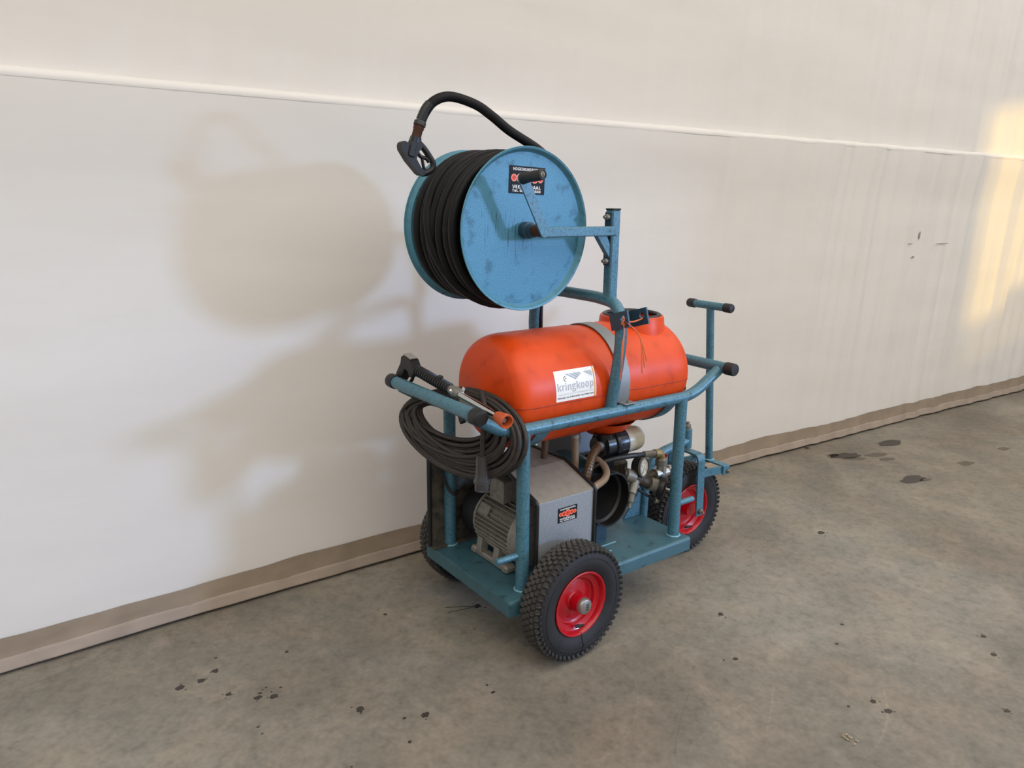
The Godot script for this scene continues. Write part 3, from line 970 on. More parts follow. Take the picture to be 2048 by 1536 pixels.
func build_motor(cart: Node3D) -> void:
	var c := V(-0.012, 0.357, 0)
	var z0 := -0.255
	var z1 := -0.47
	var body := MB.new()
	body.lathe([Vector2(0, z1), Vector2(0.092, z1), Vector2(0.092, z0), Vector2(0, z0)], Transform3D(Basis(V(1, 0, 0), V(0, 0, 1), V(0, -1, 0)), c), 40)
	var motor := part(cart, "electric_motor", body, M.motor, "grey finned electric motor")
	for i in 40:
		var a := TAU * (i + 0.5) / 40.0
		if sin(a) < -0.82:
			continue
		var d := V(cos(a), sin(a), 0)
		# two fins stop short beside the name plate
		var short := i == 15 or i == 16
		var zz0 := z0
		var zz1 := z1 + (0.075 if short else 0.0)
		var q := Basis(d, V(0, 0, 1).cross(d), V(0, 0, 1))
		part(motor, "fin", bx(c + d * 0.098 + V(0, 0, (zz0 + zz1) / 2), V(0.028, 0.0036, absf(zz0 - zz1)), 0.0012, q), M.motor)
	part(motor, "name_plate", bx(c + V(cos(2.58), sin(2.58), 0) * 0.1 + V(0, 0, z1 + 0.038), V(0.012, 0.042, 0.06), 0.001, Basis(V(0, 0, 1), 2.58)), M.motor)
	part(motor, "end_shield", turned([Vector2(0, 0), Vector2(0.113, 0), Vector2(0.113, 0.012), Vector2(0.1, 0.035), Vector2(0.05, 0.045), Vector2(0, 0.045)], c + V(0, 0, z0), V(0, 0, 1), 44), M.motor)
	part(motor, "end_ring", turned([Vector2(0.09, 0), Vector2(0.104, 0), Vector2(0.106, 0.006), Vector2(0.104, 0.012), Vector2(0.09, 0.012)], c + V(0, 0, z1 - 0.012), V(0, 0, 1), 44), M.motor)
	part(motor, "fan_cowl", turned([Vector2(0, -0.08), Vector2(0.098, -0.08), Vector2(0.106, -0.072), Vector2(0.106, 0.0), Vector2(0, 0.0)], c + V(0, 0, z1 - 0.012), V(0, 0, 1), 44), M.black, "black fan cowl")
	for s in [-1.0, 1.0]:
		var f := MB.new()
		var fx: float = c.x + s * 0.088
		f.box(V(fx, 0.242, -0.37), V(0.036, 0.022, 0.215), 0.005)
		for e in [-0.47, -0.275]:
			f.box(V(fx, 0.245, e), V(0.05, 0.03, 0.034), 0.009)
		var foot := part(motor, "foot", f, M.motor)
		for e in [-0.435, -0.33]:
			part(foot, "bracket", bx(V(fx + s * 0.004, 0.276, e), V(0.034, 0.06, 0.03), 0.003, Basis(V(0, 0, 1), s * 0.12)), M.motor)
	part(motor, "terminal_box", bx(V(-0.05, 0.502, -0.375), V(0.075, 0.085, 0.085), 0.004), M.motor, "terminal box")
	# sheet steel shroud over the drive: near face, sloped lid, top
	var x0 := -0.09
	var x1 := 0.165
	var xm := (x0 + x1) / 2
	var yz := func(poly: PackedVector2Array, xa: float, xb: float, m: MB) -> void:
		m.prism(poly, xb - xa, Transform3D(Basis(V(0, 0, -1), V(0, 1, 0), V(1, 0, 0)), V((xa + xb) / 2, 0, 0)))
	var face := MB.new()
	face.box(V(xm, 0.38, -0.138), V(x1 - x0, 0.3, 0.004), 0.001)
	var shroud := part(cart, "shroud", face, M.galv, "galvanised sheet steel shroud over the drive")
	var lid := MB.new()
	yz.call(PackedVector2Array([Vector2(0.136, 0.532), Vector2(0.30, 0.588), Vector2(0.5, 0.586), Vector2(0.56, 0.54), Vector2(0.558, 0.535), Vector2(0.499, 0.58), Vector2(0.301, 0.582), Vector2(0.14, 0.526)]), x0, x1, lid)
	part(shroud, "lid", lid, M.galv_dusty, "dust covered sloping lid of the shroud")
	for xx in [x0, x1]:
		var tr := fillet([V(xx, 0.236, -0.135), V(xx, 0.535, -0.133), V(xx, 0.592, -0.302), V(xx, 0.588, -0.505), V(xx, 0.53, -0.57)], 0.012, 4)
		part(shroud, "edge_trim", tube(tr, 0.0065, 8), M.black, "black rubber edge trim")
	decal(cart, V(0.043, 0.467, -0.1352), Basis.IDENTITY, 0.085, 0.053)
	# upright sheet at the wall side, with rubber edging
	var ps := MB.new()
	ps.box(V(-0.075, 0.42, -0.6), V(0.31, 0.36, 0.004), 0.001)
	ps.box(V(-0.075, 0.2335, -0.585), V(0.31, 0.006, 0.034), 0.001)
	var sheet := part(cart, "back_sheet", ps, M.galv_grimy, "grimy sheet steel guard at the wall side")
	part(sheet, "edge_trim", tube(fillet([V(-0.23, 0.235, -0.6), V(-0.23, 0.602, -0.6), V(-0.12, 0.602, -0.6)], 0.02), 0.009, 8), M.black, "black rubber edge trim")
	part(cart, "control_cable", tube(smooth([V(-0.2, 0.6, -0.57), V(-0.19, 0.53, -0.575), V(-0.175, 0.47, -0.56), V(-0.155, 0.445, -0.545), V(-0.13, 0.45, -0.56)], 6), 0.006, 8), M.black)

# black sticker with the orange row of discs
func decal(cart: Node3D, at: Vector3, q: Basis, w: float, h: float) -> void:
	var card := MB.new()
	card.box(at, V(w, h, 0.0012), 0.0005, q)
	var d := part(cart, "decal", card, M.decal_black, "black sticker with an orange row of discs")
	var onto := func(off: Vector2, lift: float) -> Callable:
		return func(p: Vector2) -> Vector3: return at + q * V(p.x + off.x, p.y + off.y, 0.0008 + lift)
	part(d, "lettering", lettering("HOGEDRUKSPUITEN", h * 0.11, true, onto.call(Vector2(0, h * 0.33), 0.0003), w * 0.8, true), M.white_ink)
	part(d, "lettering", lettering("VEENENDAAL", h * 0.125, true, onto.call(Vector2(-w * 0.41, -h * 0.315), 0.0003), w * 0.8), M.white_ink)
	part(d, "lettering", lettering("Tel. 08385-25888", h * 0.105, true, onto.call(Vector2(-w * 0.41, -h * 0.445), 0.0003), w * 0.8), M.white_ink)
	var radii := [0.135, 0.165, 0.235, 0.165, 0.135]
	var cx := [-0.37, -0.205, 0.0, 0.205, 0.37]
	var letters := ["E", "M", "P", "A", "S"]
	var ring := MB.new()
	var disc := MB.new()
	for i in 5:
		for k in [[ring, 1.0, 0.0002], [disc, 0.87, 0.0005]]:
			var m: MB = k[0]
			m.lathe([Vector2(radii[i] * h * k[1], 0), Vector2(0, 0)], Transform3D(q * Basis(V(1, 0, 0), V(0, 0, 1), V(0, -1, 0)), at + q * V(cx[i] * w, 0.065 * h, 0.0008 + k[2])), 28)
	part(d, "emblem_outline", ring, M.decal_ring)
	part(d, "emblem", disc, M.decal_orange)
	for i in 5:
		var lh: float = radii[i] * h * 0.62
		part(d, "lettering", lettering(letters[i], lh, true, onto.call(Vector2(cx[i] * w, 0.065 * h - lh / 2), 0.0008), 0.0, true), M.decal_black)

func build_pump(cart: Node3D) -> void:
	# black pipe mouth beside the shroud
	var dir := V(0.1, 0.02, 0.99)
	var duct := turned([Vector2(0, -0.16), Vector2(0.05, -0.16), Vector2(0.092, -0.05), Vector2(0.1, -0.042), Vector2(0.106, -0.038), Vector2(0.106, 0.0), Vector2(0.0985, 0.0), Vector2(0.0985, -0.036), Vector2(0.09, -0.044), Vector2(0.088, -0.056), Vector2(0.046, -0.155), Vector2(0, -0.155)], V(0.333, 0.419, -0.222), dir, 56)
	part(cart, "duct_pipe", duct, M.gun, "wide black pipe mouth")
	part(cart, "duct_foot", bx(V(0.335, 0.275, -0.29), V(0.06, 0.1, 0.04), 0.004), M.darkblue)
	# pump block
	var pb := MB.new()
	pb.box(V(0.36, 0.35, -0.475), V(0.2, 0.23, 0.17), 0.02)
	pb.lathe([Vector2(0, 0), Vector2(0.08, 0), Vector2(0.085, 0.012), Vector2(0.085, 0.11), Vector2(0.075, 0.125), Vector2(0, 0.125)], axis(V(0.33, 0.45, -0.52), V(0, 0, 1)), 32)
	var pump := part(cart, "pump", pb, M.blue, "blue high pressure pump")
	part(pump, "cylinder_head", bx(V(0.475, 0.455, -0.41), V(0.1, 0.1, 0.16), 0.008), M.grease)
	# valve block with gauge, tee and dial knob
	var man := part(cart, "valve_block", rod(V(0.42, 0.494, -0.262), V(0.56, 0.427, -0.24), 0.022), M.grease, "greasy pipework and valves of the pump")
	part(man, "hex_sleeve", rod(V(0.43, 0.49, -0.258), V(0.472, 0.471, -0.252), 0.026), M.dullsteel)
	part(man, "adjuster", rod(V(0.545, 0.433, -0.238), V(0.60, 0.411, -0.23), 0.027), M.dullsteel)
	part(man, "knob", turned([Vector2(0, 0), Vector2(0.044, 0), Vector2(0.046, 0.006), Vector2(0.046, 0.02), Vector2(0.04, 0.026), Vector2(0, 0.026)], V(0.598, 0.412, -0.23), V(0.55, -0.2, 0.8), 10), M.black, "black adjusting knob")
	part(man, "knob_bolt", rod(V(0.612, 0.405, -0.21), V(0.634, 0.397, -0.175), 0.006), M.steel)
	part(man, "outlet_pipe", rod(V(0.478, 0.458, -0.245), V(0.447, 0.415, -0.232), 0.018), M.dullsteel)
	part(man, "outlet_nut", hexnut(V(0.452, 0.418, -0.234), V(-0.3, -0.9, 0.1), 0.015, 0.04), M.dullsteel)
	part(man, "lever_rod", rod(V(0.489, 0.42, -0.24), V(0.576, 0.358, -0.225), 0.0055), M.black)
	part(man, "lever_ball", turned([Vector2(0, -0.011), Vector2(0.008, -0.008), Vector2(0.011, 0), Vector2(0.008, 0.008), Vector2(0, 0.011)], V(0.58, 0.356, -0.224), V(0, 1, 0), 14, 80), M.dullsteel)
	part(man, "branch_pipe", rod(V(0.5, 0.45, -0.25), V(0.6, 0.459, -0.255), 0.018), M.grease)
	var tee := MB.new()
	tee.lathe([Vector2(0, 0), Vector2(0.024, 0), Vector2(0.024, 0.016), Vector2(0.019, 0.018), Vector2(0.019, 0.075), Vector2(0.024, 0.077), Vector2(0.024, 0.095), Vector2(0, 0.095)], axis(V(0.585, 0.456, -0.25), V(1, -0.02, 0)), 24)
	tee.lathe([Vector2(0, 0), Vector2(0.02, 0), Vector2(0.02, 0.045), Vector2(0, 0.045)], axis(V(0.628, 0.452, -0.25), V(-0.1, 1, 0)), 24)
	part(man, "tee_piece", tee, M.steel, "bright cast tee piece")
	part(man, "brass_cock", rod(V(0.665, 0.454, -0.25), V(0.73, 0.452, -0.25), 0.02), M.brass)
	part(man, "union_nut", hexnut(V(0.624, 0.49, -0.25), V(-0.1, 1, 0), 0.024, 0.03), M.dullsteel)
	part(man, "elbow", tube(fillet([V(0.62, 0.50, -0.25), V(0.618, 0.541, -0.25), V(0.58, 0.545, -0.25)], 0.025), 0.017, 14), M.brass)
	part(man, "red_tag", bx(V(0.662, 0.50, -0.262), V(0.006, 0.05, 0.012), 0.001), M.red, "red valve lever")
	var gd := V(0.3, 0.1, 0.95).normalized()
	var g := part(cart, "pressure_gauge", turned([Vector2(0, -0.035), Vector2(0.034, -0.035), Vector2(0.036, -0.03), Vector2(0.036, 0.0), Vector2(0.038, 0.002), Vector2(0.038, 0.006), Vector2(0.034, 0.007), Vector2(0.0335, 0.003)], V(0.507, 0.508, -0.235), gd, 36), M.black, "round pressure gauge with pale dial")
	var gx := axis(V(0.507, 0.508, -0.235), gd)
	var gr := V(0, 1, 0).cross(gd).normalized()
	var gq := Basis(gr, gd.cross(gr), gd)
	part(g, "bezel", turned([Vector2(0.0365, -0.004), Vector2(0.0392, -0.002), Vector2(0.0392, 0.0065), Vector2(0.0345, 0.0078), Vector2(0.0338, 0.004)], V(0.507, 0.508, -0.235), gd, 36), M.dullsteel)
	part(g, "dial", turned([Vector2(0.0338, 0.003), Vector2(0, 0.003)], gx.origin, gd, 36), M.dial)
	var ticks := MB.new()
	for i in 13:
		var a := deg_to_rad(225.0 - 270.0 * i / 12.0)
		ticks.box(gx.origin + gq * V(cos(a) * 0.026, sin(a) * 0.026, 0.0034), V(0.0045, 0.0009, 0.0004), 0.0001, gq * Basis(V(0, 0, 1), a))
	part(g, "tick_marks", ticks, M.ink)
	part(g, "needle", bx(gx.origin + gq * V(-0.007, -0.01, 0.0045), V(0.034, 0.0016, 0.0006), 0.0002, gq * Basis(V(0, 0, 1), 0.9)), M.ink)
	for t in [["0", -0.014, -0.018], ["100", -0.016, 0.006], ["200", 0.004, 0.013], ["300", 0.012, -0.016]]:
		part(g, "numeral", lettering(t[0], 0.0055, false, func(p: Vector2) -> Vector3: return gx.origin + gq * V(p.x + t[1], p.y + t[2], 0.0036), 0.0, true), M.ink)
	part(g, "stem", rod(V(0.505, 0.475, -0.245), V(0.5, 0.455, -0.25), 0.008), M.brass)
	# suction filter: black head, clear bowl
	var fp := V(0.33, 0.6, -0.32)
	var head := MB.new()
	head.lathe([Vector2(0, 0.0), Vector2(0.03, 0.0), Vector2(0.036, 0.004), Vector2(0.036, 0.02), Vector2(0.052, 0.026), Vector2(0.055, 0.062), Vector2(0.062, 0.066), Vector2(0.065, 0.074), Vector2(0.065, 0.12), Vector2(0.06, 0.127), Vector2(0.05, 0.128)], axis(fp, V(1, 0, 0)), 40)
	head.lathe([Vector2(0.04, 0.0), Vector2(0.04, 0.05), Vector2(0, 0.05)], axis(fp + V(0.045, 0, 0), V(0, 1, 0)), 24)
	head.lathe([Vector2(0.045, 0.0), Vector2(0.042, 0.075), Vector2(0.036, 0.09), Vector2(0.0, 0.09)], axis(fp + V(0.045, 0, 0), V(0, -1, 0)), 24)
	var filt := part(cart, "suction_filter", head, M.blackgloss, "black suction filter with milky bowl")
	for i in 18:
		var a := TAU * i / 18.0
		part(filt, "grip_rib", bx(fp + V(0.1, cos(a) * 0.0655, sin(a) * 0.0655), V(0.034, 0.004, 0.006), 0.001, Basis(V(1, 0, 0), a)), M.blackgloss)
	part(filt, "bowl", turned([Vector2(0.049, 0.12), Vector2(0.051, 0.14), Vector2(0.0495, 0.2), Vector2(0.046, 0.218), Vector2(0.034, 0.231), Vector2(0.016, 0.237), Vector2(0, 0.238)], fp, V(1, 0, 0), 36, 40), M.bowl, "milky yellowed plastic bowl")
	part(filt, "hose_tail", rod(V(0.335, 0.612, -0.3), V(0.295, 0.6, -0.285), 0.017), M.dullsteel)
	# hoses
	part(cart, "clear_hose", tube(smooth([V(0.21, 0.70, -0.3), V(0.212, 0.63, -0.3), V(0.216, 0.56, -0.3), V(0.22, 0.48, -0.3)], 6), 0.0135, 12), M.braid, "tan braided hose hanging straight from the tank")
	part(cart, "hose_clip", turned([Vector2(0.013, 0), Vector2(0.0155, 0), Vector2(0.0155, 0.01), Vector2(0.013, 0.01)], V(0.211, 0.665, -0.3), V(0, 1, 0), 20), M.steel)
	part(cart, "hose_clip", turned([Vector2(0.013, 0), Vector2(0.0165, 0), Vector2(0.0165, 0.022), Vector2(0.013, 0.022)], V(0.2105, 0.681, -0.3), V(0, 1, 0), 20), M.black)
	part(cart, "clear_hose", tube(smooth([V(0.12, 0.70, -0.36), V(0.118, 0.63, -0.36), V(0.112, 0.55, -0.36)], 6), 0.013, 12), M.braid_dark, "brown braided hose nearer the coil")
	var h2 := smooth([V(0.318, 0.61, -0.292), V(0.275, 0.592, -0.272), V(0.238, 0.556, -0.25), V(0.215, 0.51, -0.24)], 10)
	var coil := part(cart, "suction_hose", tube(h2, 0.0165, 14), M.braid_dark, "brown spring-ribbed suction hose to the filter")
	for i in range(4, h2.size() - 2, 2):
		var ring := MB.new()
		ring.lathe([Vector2(0.0165, -0.0012), Vector2(0.0178, 0), Vector2(0.0165, 0.0012)], axis(h2[i], h2[i + 1] - h2[i - 1]), 16)
		part(coil, "rib", ring, M.braid_dark)
	part(cart, "clear_hose", tube(smooth([V(0.302, 0.566, -0.330), V(0.326, 0.555, -0.300), V(0.325, 0.541, -0.260), V(0.299, 0.531, -0.220), V(0.252, 0.526, -0.185), V(0.183, 0.526, -0.155), V(0.155, 0.505, -0.16)], 8), 0.0135, 12), M.braid, "tan braided hose curling over the black pipe")
	part(cart, "pressure_hose", tube(smooth([V(0.27, 0.51, -0.31), V(0.34, 0.553, -0.275), V(0.44, 0.562, -0.25), V(0.535, 0.55, -0.25)], 8), 0.0105, 12), M.black, "black pressure hose to the brass elbow")
	part(cart, "crimp_fitting", rod(V(0.52, 0.552, -0.25), V(0.588, 0.545, -0.25), 0.0135), M.dullsteel)
	# sheet steel box at the back
	part(cart, "control_box", bx(V(0.40, 0.56, -0.56), V(0.27, 0.22, 0.07), 0.006), M.galv, "galvanised box at the wall side under the tank")

# the tank's skin: a stubby drum, squarer at its seam and leaning in towards the top
func tank_point(sx: float, rho: float, phi: float) -> Vector3:
	var yy := rho * sin(phi)
	var up := maxf(0.0, yy)
	var half := 0.43 - 0.036 * pow(rho, 3.0) - 0.022 * pow(up, 3.0) - 0.03 * pow(maxf(0.0, -yy), 2.2)
	var xx := sx * half
	var groove := 0.004 * smoothstep(0.075, 0.06, absf(xx - 0.05)) if rho > 0.98 else 0.0
	var r := 0.2 * rho - groove
	return TC + V(xx, sin(phi) * r, cos(phi) * r)

# a point of the tank's near flank at x and y, lifted off it
func flank(x: float, y: float, lift: float) -> Vector3:
	var dy := (y - TC.y) / 0.2
	var dz := sqrt(maxf(0.0, 1.0 - dy * dy))
	return V(x, TC.y + dy * (0.2 + lift), TC.z + dz * (0.2 + lift))

func build_tank(cart: Node3D) -> void:
	var b := MB.new()
	var rows := []
	var m := 72
	var stations := []
	for i in 15:
		var a := PI / 2 * i / 14.0
		stations.append([-pow(cos(a), 0.09) if i < 14 else 0.0, pow(sin(a), 0.1)])
	stations[14] = [-0.56, 1.0]
	var mid := []
	for i in 13:
		mid.append([lerpf(-0.5, 0.5, i / 12.0), 1.0])
	var all := []
	for s in stations:
		if s[0] < -0.54:
			all.append(s)
	all.append_array(mid)
	for i in range(stations.size() - 1, -1, -1):
		if stations[i][0] < -0.54:
			all.append([-stations[i][0], stations[i][1]])
	for s in all:
		var row := []
		for j in m:
			row.append(tank_point(s[0], maxf(s[1], 0.002), TAU * j / m))
		rows.append(row)
	b.grid(rows, 1.0, true)
	# sump below
	b.lathe([Vector2(0, 0.634), Vector2(0.07, 0.634), Vector2(0.078, 0.64), Vector2(0.092, 0.66), Vector2(0.12, 0.69)], Transform3D(Basis.IDENTITY, V(0.42, 0, -0.37)), 36, 40)
	var tank := part(cart, "water_tank", b, M.orange, "orange plastic water tank")
	# filler neck with black gasket
	part(tank, "filler_neck", turned([Vector2(0.132, 0.985), Vector2(0.127, 1.03), Vector2(0.1225, 1.073), Vector2(0.119, 1.081), Vector2(0.114, 1.083), Vector2(0.108, 1.08), Vector2(0.106, 1.06), Vector2(0.106, 1.0)], V(0.538, 0, -0.37), V(0, 1, 0), 56, 40), M.orange, "round filler neck")
	var ring := []
	for i in 57:
		ring.append(V(0.538 + cos(TAU * i / 56) * 0.104, 1.081, -0.37 + sin(TAU * i / 56) * 0.104))
	var gas := tube(ring, 0.009, 8, false)
	gas.lathe([Vector2(0.108, 1.06), Vector2(0.0, 1.06)], Transform3D(Basis.IDENTITY, V(0.538, 0, -0.37)), 40)
	part(tank, "gasket", gas, M.black, "black rubber gasket of the filler")
	# mould seam
	var seam := []
	for s in all:
		var phi := asin(clampf(-0.075 / maxf(s[1], 0.08), -1, 1))
		seam.append(tank_point(s[0], maxf(s[1], 0.08), phi))
	part(tank, "mould_seam", tube(seam, 0.0016, 6), M.orange_dark, "dark mould seam")
	var endp := []
	for i in 13:
		var z := lerpf(-0.18, 0.17, i / 12.0) / 0.2
		endp.append(tank_point(-pow(maxf(0.0, 1.0 - pow(absf(z), 20.0)), 0.045), sqrt(z * z + 0.0056), atan2(-0.075, z)))
	part(tank, "mould_seam", tube(endp, 0.0016, 6), M.orange_dark, "dark mould seam")
	part(tank, "bung", rod(V(0.685, 0.80, -0.23), V(0.702, 0.80, -0.225), 0.011), M.black, "black bung")
	# straps
	var sp := MB.new()
	var r0 := []
	for w in [[0.29, 0.199], [0.29, 0.2025], [0.3445, 0.2025], [0.3445, 0.199]]:
		var row := []
		for i in 41:
			var a := lerpf(-0.36, PI + 0.36, i / 40.0)
			row.append(V(w[0], TC.y + sin(a) * w[1], TC.z + cos(a) * w[1]))
		r0.append(row)
	for k in 3:
		sp.grid([r0[k], r0[k + 1]], -1.0)
	sp.box(V(0.32, 0.8125, -0.158), V(0.056, 0.004, 0.046), 0.001)
	var strap := part(cart, "tank_strap", sp, M.strap, "galvanised strap round the tank")
	part(strap, "bolt", hexnut(V(0.32, 0.8145, -0.15), V(0, 1, 0), 0.007, 0.005), M.dullsteel)
	for x in [0.6, -0.02]:
		var cr := MB.new()
		var rr := []
		for w in [[x - 0.028, 0.2005], [x - 0.028, 0.2055], [x + 0.028, 0.2055], [x + 0.028, 0.2005]]:
			var row := []
			for i in 25:
				var a := lerpf(PI + 0.42, TAU - 0.42, i / 24.0)
				row.append(V(w[0], TC.y + sin(a) * w[1], TC.z + cos(a) * w[1]))
			rr.append(row)
		for k in 3:
			cr.grid([rr[k], rr[k + 1]], -1.0)
		part(cart, "tank_cradle", cr, M.blue, "blue steel cradle under the tank")
	# paper label
	var lab := MB.new()
	rows = []
	var uvx := [0.003, 0.178]
	for i in 9:
		var t := i / 8.0
		var row := []
		for j in 7:
			var u := j / 6.0
			row.append(label_at(Vector2(u * 0.176, t * 0.1), 0.0006))
		rows.append(row)
	lab.grid(rows, 1.0)
	var l := part(cart, "paper_label", lab, M.sticker, "white printed paper label on the tank flank")
	var on := func(off: Vector2, lift: float) -> Callable:
		return func(p: Vector2) -> Vector3: return label_at(p + off, lift)
	var tan := MB.new()
	rows = []
	for i in 9:
		rows.append([label_at(Vector2(0.1665, i / 8.0 * 0.1), 0.001), label_at(Vector2(0.1725, i / 8.0 * 0.1), 0.001)])
	tan.grid(rows, 1.0)
	part(l, "stained_edge", tan, M.sticker_tan, "tan stained edge of the label")
	part(l, "lettering", lettering("kringkoop", 0.034, true, on.call(Vector2(0.006, 0.027), 0.001), 0.158), M.grey_ink)
	var slits := MB.new()
	for i in 9:
		slits_row(slits, 0.0055, 0.165, 0.0275 + i * 0.0037, 0.0011)
	part(l, "print_stripes", slits, M.sticker)
	part(l, "lettering", lettering("Coöperatieve Land- en tuinbouwvereniging", 0.0065, false, on.call(Vector2(0.006, 0.0195), 0.001), 0.155), M.pale_ink)
	part(l, "lettering", lettering("Bleiswijk  Tel. 01892-41447  Fax 01892-1676", 0.0075, true, on.call(Vector2(0.006, 0.0075), 0.001), 0.157), M.ink)
	var moon := MB.new()
	var pts := []
	for i in 13:
		var a := deg_to_rad(70.0 + 215.0 * i / 12.0)
		pts.append(label_at(Vector2(0.044 + cos(a) * 0.006, 0.073 + sin(a) * 0.0075), 0.0011))
	moon.tube(pts, 0.001, 6)
	moon.tube([label_at(Vector2(0.0455, 0.0725), 0.0011), label_at(Vector2(0.0465, 0.0755), 0.0011)], 0.0016, 6)
	part(l, "emblem", moon, M.ink)
	var hatch := MB.new()
	for e in [[0.044, 0.0], [0.0605, 0.0], [0.077, 0.0], [0.0935, 0.0], [0.125, 1.0], [0.137, 1.0], [0.149, 1.0]]:
		var c := []
		for x in [e[0], e[0] + (0.0125 if e[1] < 0.5 else 0.0085)]:
			var t: float = 0.543 * (0.125 - x) if e[1] < 0.5 else 0.163 - x
			c.append(Vector2(x, 0.088))
			c.append(Vector2(x + maxf(t, 0.0), 0.088 - 0.5 * maxf(t, 0.0)))
		hatch.face([label_at(c[0], 0.0009), label_at(c[2], 0.0009), label_at(c[3], 0.0009), label_at(c[1], 0.0009)], V(0, 0, 1))
	part(l, "hatching", hatch, M.blue_ink)

func slits_row(b: MB, x0: float, x1: float, y: float, h: float) -> void:
	var rows := []
	for y1 in [y, y + h]:
		var row := []
		for i in 9:
			row.append(label_at(Vector2(lerpf(x0, x1, i / 8.0), y1), 0.0013))
		rows.append(row)
	b.grid(rows, 1.0)

func label_at(p: Vector2, lift: float) -> Vector3:
	return flank(0.008 + p.x, 0.856 + p.y, lift)

# ---------------------------------------------------------------- hose reel
const RC := Vector3(-0.06, 1.411, -0.27)
const RYAW := 0.03

